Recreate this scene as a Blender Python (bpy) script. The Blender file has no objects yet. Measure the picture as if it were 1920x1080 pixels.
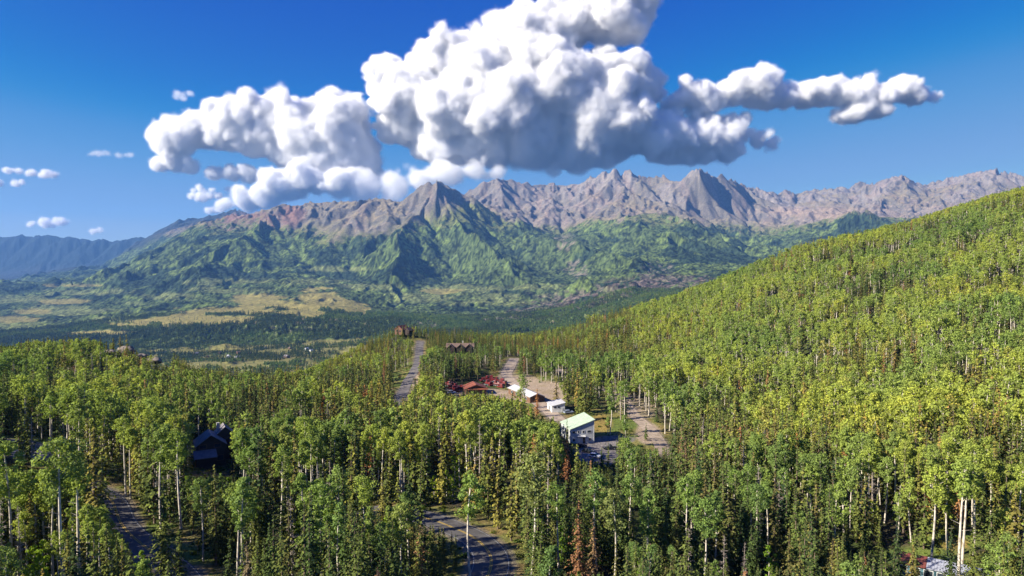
import bpy, math, random
import numpy as np
from math import radians, sin, cos, pi
from mathutils import Vector, Matrix, Euler

# ------------------------------------------------------------------ scene, camera, light
S = bpy.context.scene
F = 1280.0                      # focal length in photo pixels (24 mm lens on 36 mm)
PITCH = math.atan(45/F)
cam_d = bpy.data.cameras.new('camera'); cam_d.lens = 24.0; cam_d.sensor_width = 36.0
cam_d.clip_start = 1.0; cam_d.clip_end = 120000.0
cam = bpy.data.objects.new('camera', cam_d); S.collection.objects.link(cam)
cam.rotation_euler = (radians(90)-PITCH, 0, 0)
S.camera = cam
SUN_EL, SUN_AZ = radians(30), radians(-112)        # azimuth clockwise from +Y (view direction)
to_sun = Vector((sin(SUN_AZ)*cos(SUN_EL), cos(SUN_AZ)*cos(SUN_EL), sin(SUN_EL)))
world = bpy.data.worlds.new("World"); S.world = world; world.use_nodes = True
wn = world.node_tree; bg = wn.nodes['Background']
sky = wn.nodes.new('ShaderNodeTexSky'); sky.sky_type = 'NISHITA'; sky.sun_disc = False
sky.sun_elevation = SUN_EL; sky.sun_rotation = SUN_AZ
sky.altitude = 3000; sky.air_density = 1.0; sky.dust_density = 0.2; sky.ozone_density = 3.0
sc0 = wn.nodes.new('ShaderNodeVectorMath'); sc0.operation = 'SCALE'; sc0.inputs['Scale'].default_value = 0.10
cv = wn.nodes.new('ShaderNodeRGBCurve')      # the deep, polarised blue of high altitude
for ch, pts in enumerate(([(0, 0), (.082, 0), (.1, 0), (.125, 0), (.172, .075), (.25, .18), (.33, .24), (.374, .31), (.5, .4), (1, .75)],
                          [(0, 0), (.152, .085), (.2, .135), (.31, .30), (.5, .43), (.56, .49), (1, .75)],
                          [(0, 0), (.1, .38), (.3, .51), (.4, .57), (.53, .64), (.7, .69), (.8, .72), (1, .8)])):
    c = cv.mapping.curves[ch]
    while len(c.points) < len(pts): c.points.new(.5, .5)
    for p, q in zip(c.points, pts): p.location = q; p.handle_type = 'AUTO_CLAMPED'
cv.mapping.update()
sc1 = wn.nodes.new('ShaderNodeVectorMath'); sc1.operation = 'SCALE'; sc1.inputs['Scale'].default_value = 4.3
wn.links.new(sky.outputs[0], sc0.inputs[0]); wn.links.new(sc0.outputs[0], cv.inputs['Color']); wn.links.new(cv.outputs[0], sc1.inputs[0]); wn.links.new(sc1.outputs[0], bg.inputs[0])
bg.inputs[1].default_value = 0.10
sd = bpy.data.lights.new('sun', 'SUN'); sd.energy = 5.0; sd.angle = radians(0.6); sd.color = (1.0, 0.91, 0.77)
sun = bpy.data.objects.new('sun', sd); S.collection.objects.link(sun)
sun.rotation_euler = to_sun.to_track_quat('Z', 'Y').to_euler()
S.view_settings.view_transform = 'Standard'; S.view_settings.look = 'None'
S.view_settings.gamma = 1.0; S.view_settings.use_curve_mapping = False
S.view_settings.exposure = 1.2
cy = S.cycles
cy.max_bounces = 14; cy.diffuse_bounces = 2; cy.glossy_bounces = 2; cy.transmission_bounces = 3
cy.transparent_max_bounces = 8; cy.volume_bounces = 12
cy.use_denoising = True; cy.sample_clamp_indirect = 6.0
cy.volume_max_steps = 256; cy.volume_step_rate = 1.0
cy.use_adaptive_sampling = True; cy.adaptive_threshold = 0.01

# ------------------------------------------------------------------ helpers
def zof(v, Y):
    """height at forward distance Y seen on photo row v"""
    y = (540-np.asarray(v, float))/F
    return Y*(-sin(PITCH)+y*cos(PITCH))/(cos(PITCH)+y*sin(PITCH))
def ray(u, v):
    x = (u-960)/F; y = (540-v)/F
    d = Vector((x, cos(PITCH)+y*sin(PITCH), -sin(PITCH)+y*cos(PITCH)))
    return d/d.y
def project(p):
    x, y, z = p
    d = y*cos(PITCH)-z*sin(PITCH); h = y*sin(PITCH)+z*cos(PITCH)
    return 960+F*x/d, 540-F*h/d, d
def hash2(ix, iy, seed):
    a = (ix.astype(np.int64)*374761393 + iy.astype(np.int64)*668265263 + seed*974634777) & 0xffffffff
    a = ((a ^ (a >> 13))*1274126177) & 0xffffffff
    a = a ^ (a >> 16)
    a = (a*2246822519) & 0xffffffff
    return ((a ^ (a >> 15)) & 0xffffff)/float(0xffffff)
def vnoise(x, y, seed=0):
    ix = np.floor(x); iy = np.floor(y); fx = x-ix; fy = y-iy
    fx = fx*fx*fx*(fx*(fx*6-15)+10); fy = fy*fy*fy*(fy*(fy*6-15)+10)
    a = hash2(ix, iy, seed); b = hash2(ix+1, iy, seed); c = hash2(ix, iy+1, seed); d = hash2(ix+1, iy+1, seed)
    return (a*(1-fx)+b*fx)*(1-fy)+(c*(1-fx)+d*fx)*fy
def fbm(x, y, octv=4, seed=0, gain=0.5):
    s = 0; a = 1; t = 0
    for i in range(octv):
        s = s+a*vnoise(x, y, seed+i*17); t += a; a *= gain
        x, y = x*1.6+y*1.2+3.1, -x*1.2+y*1.6+7.7
    return s/t
def sstep(a, b, x):
    t = np.clip((x-a)/(b-a), 0, 1); return t*t*(3-2*t)
def crv(u, pts):
    p = np.array(pts, float); return np.interp(u, p[:, 0], p[:, 1])

def mesh_np(name, verts, faces, mats=(), smooth=False, cols=None, cname='col', parent=None, mat_idx=None, link=True):
    """verts (n,3); faces (m,k) with one k, as numpy arrays"""
    verts = np.asarray(verts, np.float32); faces = np.asarray(faces, np.int32)
    me = bpy.data.meshes.new(name)
    m, k = faces.shape
    me.vertices.add(len(verts)); me.vertices.foreach_set('co', verts.ravel())
    me.loops.add(m*k); me.loops.foreach_set('vertex_index', faces.ravel())
    me.polygons.add(m); me.polygons.foreach_set('loop_start', np.arange(0, m*k, k, dtype=np.int32))
    try: me.polygons.foreach_set('loop_total', np.full(m, k, np.int32))
    except Exception: pass
    if mat_idx is not None: me.polygons.foreach_set('material_index', np.asarray(mat_idx, np.int32))
    if smooth: me.polygons.foreach_set('use_smooth', np.ones(m, bool))
    me.update(calc_edges=True)
    if cols is not None:
        at = me.attributes.new(cname, 'FLOAT_COLOR', 'POINT')
        c = np.ones((len(verts), 4), np.float32); c[:, :3] = cols; at.data.foreach_set('color', c.ravel())
    for mt in (mats if isinstance(mats, (list, tuple)) else [mats]): me.materials.append(mt)
    if not link: return me
    o = bpy.data.objects.new(name, me); S.collection.objects.link(o)
    if parent: o.parent = parent
    return o
def grid_faces(nr, nc):
    i = np.arange(nr*nc).reshape(nr, nc)
    return np.stack([i[:-1, :-1], i[:-1, 1:], i[1:, 1:], i[1:, :-1]], -1).reshape(-1, 4)
class NT:
    """tiny node-tree helper"""
    def __init__(s, name):
        s.m = bpy.data.materials.new(name); s.m.use_nodes = True; s.t = s.m.node_tree; s.t.nodes.clear()
        s.out = s.n('ShaderNodeOutputMaterial')
    def n(s, typ, **kw):
        nd = s.t.nodes.new(typ)
        for k, v in kw.items():
            if k.startswith('i_'): nd.inputs[k[2:].replace('_', ' ')].default_value = v
            else: setattr(nd, k, v)
        return nd
    def l(s, a, b): s.t.links.new(a, b)
    def noise(s, scale, detail=4, rough=0.6, vec=None, dist=0):
        nd = s.n('ShaderNodeTexNoise', i_Scale=scale, i_Detail=detail, i_Roughness=rough, i_Distortion=dist)
        if vec is not None: s.l(vec, nd.inputs['Vector'])
        return nd.outputs['Fac']
    def mix(s, fac, a, b, mode='MIX'):
        nd = s.n('ShaderNodeMix', data_type='RGBA', blend_type=mode)
        for sock, v in ((nd.inputs[0], fac), (nd.inputs[6], a), (nd.inputs[7], b)):
            if hasattr(v, 'node'): s.l(v, sock)
            elif isinstance(v, (int, float)): sock.default_value = v
            else: sock.default_value = (*v, 1) if len(v) == 3 else v
        return nd.outputs[2]
    def rng(s, v, a, b, c, d):
        nd = s.n('ShaderNodeMapRange'); s.l(v, nd.inputs[0])
        for i, x in enumerate((a, b, c, d)): nd.inputs[i+1].default_value = x
        return nd.outputs[0]
    def ramp(s, v, stops):
        nd = s.n('ShaderNodeValToRGB'); s.l(v, nd.inputs[0]); e = nd.color_ramp.elements
        while len(e) < len(stops): e.new(0.5)
        for q, (p, c) in zip(e, stops): q.position = p; q.color = (*c, 1)
        return nd.outputs[0]
    def attr(s, name): return s.n('ShaderNodeAttribute', attribute_name=name).outputs['Color']
    def bsdf(s, col, rough=0.85, spec=0.2, metal=0.0, bump=None, bstr=0.5, bdist=0.1):
        b = s.n('ShaderNodeBsdfPrincipled', i_Roughness=rough, i_Metallic=metal)
        b.inputs['Specular IOR Level'].default_value = spec
        if hasattr(col, 'node'): s.l(col, b.inputs['Base Color'])
        else: b.inputs['Base Color'].default_value = (*col, 1)
        if bump is not None:
            bp = s.n('ShaderNodeBump', i_Strength=bstr, i_Distance=bdist); s.l(bump, bp.inputs['Height']); s.l(bp.outputs[0], b.inputs['Normal'])
        s.l(b.outputs[0], s.out.inputs['Surface']); return b
# ------------------------------------------------------------------ far country: valley, mesa and mountain range
def gully(x, y, ux, uy, w, seed):
    """stripes running down the slope direction (ux,uy): returns cosine, sine parts"""
    px = x/w; py = y/w; ix = np.floor(px); iy = np.floor(py)
    c = 0; s = 0; W = 1e-9; qx, qy = -uy, ux
    for i in (-1, 0, 1):
        for j in (-1, 0, 1):
            rx = hash2(ix+i, iy+j, seed); ry = hash2(ix+i, iy+j, seed+5)
            vx = px-(ix+i+rx); vy = py-(iy+j+ry)
            g = np.exp(-2.2*(vx*vx+vy*vy)); ph = (vx*qx+vy*qy)*2*pi
            c = c+g*np.cos(ph); s = s+g*np.sin(ph); W = W+g
    return c/W, s/W

def far_country():
    U = np.arange(-420, 2350, 2.0); nc = len(U)
    Yr = np.concatenate([np.arange(1150, 3000, 28), np.arange(3000, 4300, 11), np.arange(4300, 9000, 18),
                         np.arange(9000, 14800, 18), np.arange(14800, 22000, 90)]).astype(float); nr = len(Yr)
    L = [ # (distance, row) curves over the photo column
     ([(0, 1150)], [(-420, 740), (0, 735), (400, 760), (700, 720), (1200, 700), (2350, 560)]),
     ([(0, 2100)], [(-420, 720), (300, 712), (650, 703), (800, 670), (1200, 640), (2350, 560)]),
     ([(0, 3350)], [(-420, 690), (0, 672), (150, 660), (330, 655), (500, 643), (640, 636), (700, 632), (760, 628), (900, 626), (1100, 620), (2350, 560)]),
     ([(0, 3950), (700, 3950), (760, 4000), (2350, 4000)], [(-420, 650), (0, 640), (130, 630), (240, 612), (300, 606), (400, 602), (480, 597), (560, 592), (640, 598), (690, 606), (730, 598), (800, 606), (900, 610), (1000, 600), (1100, 585), (1200, 560), (2350, 520)]),
     ([(0, 5600)], [(-420, 600), (0, 594), (150, 592), (300, 578), (450, 556), (560, 544), (620, 546), (680, 562), (740, 578), (850, 570), (950, 575), (1050, 560), (1120, 535), (1190, 515), (1260, 520), (1350, 515), (2350, 490)]),
     ([(0, 7200)], [(-420, 560), (0, 560), (150, 552), (300, 525), (450, 500), (600, 497), (740, 505), (850, 520), (950, 505), (1060, 500), (1150, 488), (1220, 475), (1300, 488), (1400, 505), (2350, 470)]),
     ([(0, 8400)], [(-420, 548), (0, 540), (100, 533), (180, 522), (230, 505), (280, 492), (330, 478), (400, 462), (500, 445), (600, 432), (700, 430), (820, 432), (900, 440), (970, 470), (1040, 470), (1110, 455), (1200, 427), (1300, 440), (1400, 470), (1500, 440), (1600, 420), (2350, 400)]),
     ([(0, 9700), (430, 9700), (820, 9200), (860, 9350), (950, 9700), (1050, 10000), (2350, 10000)],
      [(-420, 560), (0, 545), (150, 530), (200, 520), (240, 505), (290, 485), (330, 463), (370, 448), (400, 432), (440, 412), (480, 402), (520, 396), (560, 395), (600, 390), (650, 382), (690, 384), (720, 380), (760, 375), (790, 364), (820, 351), (850, 366), (880, 384), (915, 396), (950, 410), (1000, 432), (1050, 440), (1100, 420), (1200, 400), (1250, 395), (1300, 405), (1400, 440), (1500, 420), (1600, 408), (1700, 400), (1800, 385), (2350, 370)]),
     ([(0, 10600)], [(-420, 560), (0, 545), (150, 515), (240, 500), (330, 470), (400, 440), (500, 425), (700, 410), (820, 395), (900, 400), (1000, 408), (1060, 405), (1100, 395), (1200, 380), (1250, 376), (1290, 372), (1330, 396), (1400, 425), (1450, 420), (1500, 412), (1560, 402), (1600, 398), (1650, 380), (1720, 385), (1800, 372), (2350, 360)]),
     ([(0, 15300), (400, 15000), (490, 13200), (600, 12300), (860, 11700), (930, 11600), (980, 12100), (1040, 12500), (1100, 11900), (1150, 11600), (1230, 11500), (1280, 11000), (1310, 11000), (1340, 11400), (1400, 12200), (1480, 13300), (1560, 14000), (1615, 14200), (1640, 12700), (1700, 11900), (1750, 12400), (1800, 11900), (1870, 11600), (1940, 12000), (2350, 12000)],
      [(-420, 530), (0, 522), (60, 517), (130, 508), (200, 508), (240, 470), (300, 437), (340, 418), (395, 406), (440, 404), (500, 400), (560, 402), (700, 400), (820, 385), (860, 372), (890, 351), (920, 341), (945, 343), (985, 350), (1025, 354), (1055, 355), (1100, 348), (1130, 338), (1160, 336), (1185, 338), (1205, 333), (1230, 332), (1262, 340), (1280, 335), (1295, 323), (1322, 322), (1345, 342), (1375, 350), (1410, 357), (1440, 360), (1490, 371), (1520, 362), (1570, 352), (1590, 356), (1620, 346), (1635, 350), (1660, 336), (1690, 334), (1715, 344), (1735, 346), (1770, 338), (1800, 330), (1830, 323), (1868, 326), (1905, 338), (1925, 345), (2000, 352), (2350, 400)]),
     ([(0, 16300)], [(-420, 520), (0, 512), (200, 500), (300, 470), (600, 440), (2350, 430)]),
     ([(0, 17600)], [(-420, 448), (-200, 452), (0, 443), (40, 444), (90, 442), (130, 447), (170, 451), (200, 450), (235, 453), (300, 440), (600, 440), (2350, 430)]),
     ([(0, 21900)], [(-420, 520), (2350, 500)])]
    LD = [crv(U, d) for d, v in L]; LZ = []
    for (d, v), D in zip(L, LD):
        vv = crv(U, v); 
        LZ.append(zof(vv, D))
    LD = np.array(LD); LZ = np.array(LZ)
    kk = np.array([1, 2, 3, 2, 1.])/9
    for a_ in range(len(LZ)): LZ[a_] = np.convolve(np.pad(LZ[a_], 2, 'edge'), kk, 'valid')+18*(fbm(U/26., U*0+a_*9.1, 4, 500)-.5)*(LZ[a_] > 300)*(a_ in (7, 9, 11))
    Z = np.empty((nr, nc))
    for j in range(nc): Z[:, j] = np.interp(Yr, LD[:, j], LZ[:, j])
    X = ((U-960)/F)[None, :]*Yr[:, None]; Y = np.repeat(Yr[:, None], nc, 1); UU = np.repeat(U[None], nr, 0)
    # soften creases low down, keep the crests
    keep = sstep(150, 420, Z)
    B = Z.copy()
    for _ in range(26):
        B[1:-1] = (B[:-2]+2*B[1:-1]+B[2:])/4; B[:, 1:-1] = (B[:, :-2]+2*B[:, 1:-1]+B[:, 2:])/4
    rim = np.exp(-((Y-3900)/260)**2)*sstep(-100, 150, UU)
    Z = Z*np.maximum(keep, rim*.7)+B*(1-np.maximum(keep, rim*.7))
    def grad(Z):
        zr = np.gradient(Z, Yr, axis=0)                      # along the ray at constant u
        zu = np.gradient(Z, (U-960)/F, axis=1)/Y             # d/dX
        return zu, zr-zu*X/Y
    # broad shapes
    gx, gy = grad(B)
    hi = sstep(80, 500, Z); rock = sstep(330, 620, Z)
    # big spurs: ribs running down towards the camera, turned a little to the left
    wx = X+90*(fbm(X/900, Y/900, 3, 5)-.5)*2+0.25*(Y-9000)
    on = sstep(5600, 7400, Y)*(1-sstep(13500, 15000, Y))
    amp = (150*on*(1-rock*.6)+30*sstep(4300, 5600, Y))*(1-.6*sstep(400, 100, UU))
    Z0 = Z+amp*(1-2*np.abs(2*fbm(wx/1150, (Y-.2*X)/3800, 2, 11)-1)**.8)*.9
    Z0 = Z0+62*(fbm(X/520, Y/700, 4, 3)-.5)*sstep(4100, 5200, Y)
    Z = Z0
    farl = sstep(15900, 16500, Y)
    Z = Z+farl*90*(fbm(X/900, Y/1500, 4, 9)-.5)
    # cliffs of the mesa edge
    cl = np.exp(-((Y-3780)/230)**2)
    Z = Z+cl*45*(fbm(X/170+.4*Y/300, Y/260, 4, 21)-.5)
    gx, gy = grad(Z); sl = np.hypot(gx, gy)
    kf = .8+.2*rock
    for i, w in enumerate((900, 430, 210, 105, 52)):
        ux, uy = -gx/(sl+1e-6), -gy/(sl+1e-6)
        c, s = gully(X, Y, ux, uy, w, 31+7*i)
        a = (0.085, .125, .10, .055, .034)[i]*np.clip(sl/.45, 0, 1.15)
        a = a*((.75+.25*rock) if i < 2 else (kf if i == 2 else (.32 if i == 3 else .2)+(.68 if i == 3 else .8)*rock))
        a = a*(1-.75*np.exp(-((Y-3850)/350)**2)); c2 = c
        Z = Z+a*w*c2
        gx = gx-a*s*2*pi*(-uy); gy = gy-a*s*2*pi*ux; sl = np.hypot(gx, gy)
    # crags on the high walls
    crag = sstep(760, 1000, Z)*sstep(.25, .5, sl)*sstep(.42, .6, fbm(X/600, Y/600, 3, 77))*(.25+.75*sstep(1000,1100,UU))
    cr = np.abs(2*fbm(X/95, Y/170, 3, 41)-1)
    Z = Z+crag*(60*(.35-cr)+18*(fbm(X/38, Y/38, 2, 43)-.5))
    gx, gy = grad(Z); sl = np.hypot(gx, gy)
    pu, pv, _ = project((X, Y, Z))
    # ---------------- ground cover
    n1 = fbm(X/420, Y/420, 4, 51); n2 = fbm(X/130, Y/130, 3, 52); n3 = fbm(X/1100, Y/1100, 3, 53); n4 = fbm(X/40, Y/40, 2, 54)
    C = np.zeros((nr, nc, 3)); forest = np.zeros((nr, nc))
    def lay(mask, col, f=None):
        nonlocal C, forest
        m = np.clip(mask, 0, 1)[..., None]; C[:] = C*(1-m)+np.array(col)*m
        if f is not None: forest = forest*(1-m[..., 0])+f*m[..., 0]
    conifer = (.024, .039, .019); aspen = (.088, .122, .032); meadow = (.27, .235, .075); tundra = (.15, .165, .055); talus = (.26, .215, .135); grey = (.125, .116, .108); red = (.19, .10, .08); dead = (.12, .088, .08)
    C[:] = conifer; forest[:] = 1
    lay(sstep(.47, .56, .55*n1+.25*n2+.2*n3+.05*sstep(1000, 1500, pu)-.03*sstep(300, 100, pu)), aspen, 1)
    lay(sstep(.55, .6, n3*.4+n1*.3+n2*.3), (.056, .08, .027), 1)
    def blob(lst, soft=.35, wob=.9):
        m = np.zeros((nr, nc))
        for (bu, bv, ru, rv) in lst:
            d = np.sqrt(((pu-bu)/ru)**2+((pv-bv)/rv)**2)+wob*(n2*.55+n1*.45-.5)*1.6
            m = np.maximum(m, 1-sstep(1-soft*.5, 1+soft*.5, d))
        return m
    # open low country
    low = sstep(-100, -180, Z)*(Y > 2000)
    lay(blob([(40, 562, 70, 7), (120, 585, 80, 7), (150, 548, 70, 5), (20, 610, 90, 9), (210, 600, 60, 6), (330, 558, 50, 6), (440, 545, 60, 6), (850, 545, 50, 8), (930, 565, 60, 9), (800, 560, 40, 9), (240, 570, 40, 5), (560, 530, 70, 6), (420, 530, 60, 5), (700, 540, 50, 6), (760, 560, 40, 8), (1000, 540, 60, 5), (640, 505, 50, 4)], .9, 2.0)*.75, (.16, .185, .065), .4)
    lay(blob([(505, 566, 62, 12), (600, 560, 48, 18), (655, 577, 40, 13), (560, 577, 50, 9), (450, 585, 90, 8), (380, 598, 90, 8), (300, 604, 80, 5), (240, 611, 60, 5), (170, 625, 60, 4), (580, 588, 30, 6)], .35, 1.7), meadow, 0)
    lay(blob([(830, 547, 40, 5), (60, 585, 35, 5), (30, 600, 40, 6), (120, 566, 45, 5), (140, 536, 50, 4)], .4, 1.0)*.8, meadow, 0)
    lay((Y < 3330)*sstep(860, 760, UU+260*(n1-.5))*sstep(.36, .44, n2*.6+n4*.4+.14*sstep(2900, 3200, Y)), (.23, .215, .07), 0)
    # mesa cliffs
    lay(cl*sstep(.45, .62, sl)*sstep(.47, .56, fbm(X/200, Y/400, 2, 88))*sstep(.4, .5, n4)*sstep(430, 520, pu)*.8, (.22, .155, .125), 0)
    # dead wood on the right spur
    lay(blob([(1090, 566, 90, 22), (1180, 545, 60, 22), (1010, 590, 60, 12), (1250, 530, 90, 16)], .6, 1.0)*.75*sstep(.4, .52, n4*.6+n2*.4), dead, .9)
    lay(blob([(1080, 505, 26, 14), (1230, 500, 22, 8), (1060, 452, 22, 20), (930, 600, 40, 6), (790, 612, 40, 8)], .5, 1.1)*sstep(.5, .6, n4)*.7, (.22, .19, .15), 0)
    # treeline
    tl = Z+260*(n1-.5)+170*(n2-.5)-150*sstep(.5, .8, sl)+170*sstep(820, 700, pu)*sstep(500, 640, pu)
    tl = tl-110*sstep(880, 1000, pu)*sstep(9800, 9000, Y)+0*pu
    tun = sstep(345, 420, tl); lay(tun, tundra, 0)
    lay(tun*sstep(.56, .6, n2*.5+n4*.5)*sstep(700, 560, tl), conifer, 1)
    rk = sstep(490, 680, tl+120*(n4-.5)+160*sstep(.35, .75, sl)-230*np.exp(-((pu-880)/70)**2))
    lay(rk, talus, 0)
    lay(rk*sstep(.47, .56, n1*.6+n3*.4)*sstep(1020, 900, pu)*sstep(480, 620, pu)*sstep(820, 560, tl)*.75, (.14, .15, .055), 0)
    lay(rk*sstep(.5, .62, n3*.5+n1*.5)*.6, (.31, .25, .22), 0)
    lay(rk*sstep(.5, .85, sl)*.8, grey, 0)
    lay(crag*.7, (.25, .22, .2), 0)
    lay(rk*blob([(455, 425, 70, 30), (545, 405, 26, 26), (510, 430, 20, 30)], .6, .9)*.8, red, 0)
    lay(rk*sstep(.55, .65, fbm(X/90, Y/500, 3, 99))*.2, (.27, .17, .14), 0)
    lay(rk*blob([(1560, 400, 50, 14), (1480, 395, 40, 8)], .8, .8)*.6, (.33, .24, .18), 0)
    lay(sstep(12300, 13300, Y)*sstep(500, 430, UU), (.035, .042, .045), .3)  # left back crest: its shade painted into the ground colour as dark blue
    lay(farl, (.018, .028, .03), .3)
    # canopy lumps
    lump = np.abs(2*vnoise(X/21, Y/30, 61)-1)+.6*vnoise(X/12, Y/17, 62)
    Z = Z+forest*(9*lump)*(Y > 1900)
    sp = fbm(X/17, Y/34, 2, 66); C = C*(.8+.4*vnoise(X/13, Y/19, 64)[..., None])*(1+forest*(.25+1.75*np.clip((sp-.3)/.4, 0, 1)-1))[..., None]
    nt = NT('mountain_cover'); geo = nt.n('ShaderNodeNewGeometry'); tc = geo.outputs['Position']
    a = nt.attr('col'); f1 = nt.noise(.045, 5, .75, tc); f2 = nt.noise(.009, 4, .6, tc)
    col = nt.mix(1.0, a, nt.ramp(f1, [(.3, (.55, .55, .6)), (.5, (.95, .95, .95)), (.72, (1.45, 1.4, 1.3))]), 'MULTIPLY')
    col = nt.mix(.5, col, nt.ramp(f2, [(.3, (.75, .8, .85)), (.7, (1.25, 1.2, 1.1))]), 'MULTIPLY')
    nt.bsdf(col, .95, .05, bump=f1, bstr=.9, bdist=16)
    o = mesh_np('mountains', np.stack([X, Y, Z], -1).reshape(-1, 3), grid_faces(nr, nc), [nt.m], True, C.reshape(-1, 3))
    o['kind'] = 'structure'; FAR.update(U=U, Yr=Yr, Z=Z, forest=forest); return o
FAR = {}
mountains = far_country()
# ------------------------------------------------------------------ near ground
CP = [(-500,1300,90),(-200,1200,90),(120,1120,98),(500,1110,112),(900,1060,122),(1300,1090,120),(1720,1085,135),(2100,1120,130),(2500,1200,120),
 (250,1012,138),(30,960,150),(-200,930,150),(85,850,190),(-100,830,200),(395,880,222),(600,930,175),(700,879,200),(830,968,150),(1100,900,200),(1400,930,180),(1600,930,185),
 (1850,980,165),(2050,900,175),(2300,860,180),(700,785,300),(500,790,290),(300,770,310),(100,745,330),(-150,725,340),
 (1085,827,270),(1120,850,250),(1045,772,318),(960,745,352),(888,737,370),(960,700,420),(955,682,455),(760,738,360),(785,690,430),(788,652,560),(750,626,600),(858,662,520),
 (900,655,700),(800,650,720),(980,650,650),(1050,650,640),(700,657,560),(640,690,540),(560,728,520),(480,745,480),(420,735,430),(560,770,360),
 (340,712,440),(220,668,450),(120,680,450),(0,692,450),(-200,690,450),(230,700,380),
 (1240,832,270),(1200,792,302),(1172,757,335),(1300,860,262),(1400,800,290),(1500,740,330),(1650,765,270),(1920,640,300),(2100,600,330),(2400,560,360),
 (1300,705,400),(1300,622,540),(1300,568,680),(1150,617,700),(1150,680,480),(1500,650,400),(1500,562,520),(1500,486,650),(1700,590,400),(1700,500,530),(1700,440,640),
 (1920,385,600),(1920,470,480),(1920,360,680),(2100,390,560),(2100,330,680),(2400,330,560),(1780,960,160),(1600,1000,155)]
def cp_back(): # the land falls away behind the crest
    out = []
    for u, Y, z in [(-400, 620, -130), (0, 600, -120), (150, 600, -118), (330, 560, -125), (450, 620, -150), (600, 700, -150), (700, 760, -120), (850, 900, -120), (1000, 900, -120),
                    (1150, 900, -80), (1300, 880, -60), (1500, 850, -25), (1700, 850, 10), (1920, 880, 40), (2200, 900, 60), (2500, 900, 60),
                    (-400, 1000, -230), (200, 1000, -230), (600, 1050, -230), (1000, 1200, -200), (1500, 1250, -130), (2000, 1300, -60), (2500, 1300, -60),
                    (-500, 1500, -300), (200, 1500, -300), (700, 1500, -290), (1300, 1600, -260), (1900, 1600, -200), (2500, 1600, -150)]:
        out.append(((u-960)/F*Y, Y, z))
    return out
P = np.array([((u-960)/F*Y, Y, float(zof(v, Y))) for u, v, Y in CP]+cp_back()+[(-60, 20, -45), (60, 20, -45), (0, 70, -48), (-120, 40, -44), (160, 40, -50)])
def rbf_fit(P):
    d = np.hypot(P[:, None, 0]-P[None, :, 0], P[:, None, 1]-P[None, :, 1])
    K = -d-np.eye(len(P))*4.0
    A = np.block([[K, np.c_[np.ones(len(P)), P[:, :2]]], [np.c_[np.ones(len(P)), P[:, :2]].T, np.zeros((3, 3))]])
    return np.linalg.solve(A, np.r_[P[:, 2], 0, 0, 0])
RW = rbf_fit(P)
def h_raw(x, y):
    x = np.asarray(x, float); y = np.asarray(y, float); r = RW[-3]+RW[-2]*x+RW[-1]*y
    for w, p in zip(RW, P): r = r-w*np.sqrt((x-p[0])**2+(y-p[1])**2+40)
    return r
def h_near(x, y):
    x = np.asarray(x, float); y = np.asarray(y, float)
    r = h_raw(x, y)
    return r+1.2*(fbm(x/55, y/55, 2, 201)-.5)*sstep(0, 30, road_dist(x, y)-4)*sstep(60,120,y)
ROADS = {}
def road_dist(x, y):
    m = np.full(np.shape(x), 1e3)
    for nm, (pl, w) in ROADS.items():
        for (ax, ay), (bx, by) in zip(pl[:-1], pl[1:]):
            dx, dy = bx-ax, by-ay; t = np.clip(((x-ax)*dx+(y-ay)*dy)/(dx*dx+dy*dy), 0, 1)
            m = np.minimum(m, np.hypot(x-ax-t*dx, y-ay-t*dy)-w/2+3.5)
    return m
def ground_at(u, v, h=h_raw):
    """world point where the line of sight through a photo pixel meets the ground"""
    d = ray(u, v); ys = np.exp(np.linspace(math.log(60), math.log(1200), 1500))
    g = d.z*ys-h(d.x*ys, ys); k = np.argmax(g < 0)
    if g[k] >= 0: k = len(ys)-1
    y = ys[k] if k == 0 else ys[k-1]+(ys[k]-ys[k-1])*g[k-1]/(g[k-1]-g[k])
    return d.x*y, y, float(h(np.array([d.x*y]), np.array([y]))[0])
def catmull(pts, n=10):
    q = [pts[0]]+list(pts)+[pts[-1]]; out = []
    for i in range(1, len(q)-2):
        a, b, c, d = [np.array(p, float) for p in q[i-1:i+3]]
        for t in np.arange(n)/n: out.append(tuple(.5*((2*b)+(c-a)*t+(2*a-5*b+4*c-d)*t*t+(3*b-a-3*c+d)*t**3)))
    out.append(tuple(q[-1][:2])); return out
def road_line(pix, w, name, extra_front=(), extra_back=()):
    pts = [tuple(e) for e in extra_front]+[ground_at(u, v)[:2] for u, v in pix]+[tuple(e) for e in extra_back]
    ROADS[name] = (catmull(pts, 10), w)
g = ground_at
road_line([(150, 905), (205, 935), (229, 985), (275, 1028), (340, 1082)], 6.4, 'left road', extra_back=[(-40, 88), (-25, 70)])
road_line([(640, 955), (740, 960), (800, 972), (850, 990), (888, 1008), (914, 1032), (921, 1055), (912, 1085)], 7.2, 'curving road', extra_back=[(-8, 96), (-14, 80)])
road_line([(788, 640), (786, 655), (785, 672), (778, 692), (764, 715), (754, 738), (735, 775)], 6.0, 'ridge road')
road_line([(965, 672), (955, 690), (950, 702), (965, 722), (1000, 748), (1050, 790)], 7.5, 'gravel lane')
road_line([(1130, 725), (1165, 750), (1188, 778), (1215, 802), (1238, 832), (1246, 856)], 6.0, 'dirt track')
road_line([(1020, 688), (1040, 690), (1052, 697)], 5, 'switchback')
road_line([(-40, 822), (40, 828), (85, 838), (110, 860)], 6, 'side drive')

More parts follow.
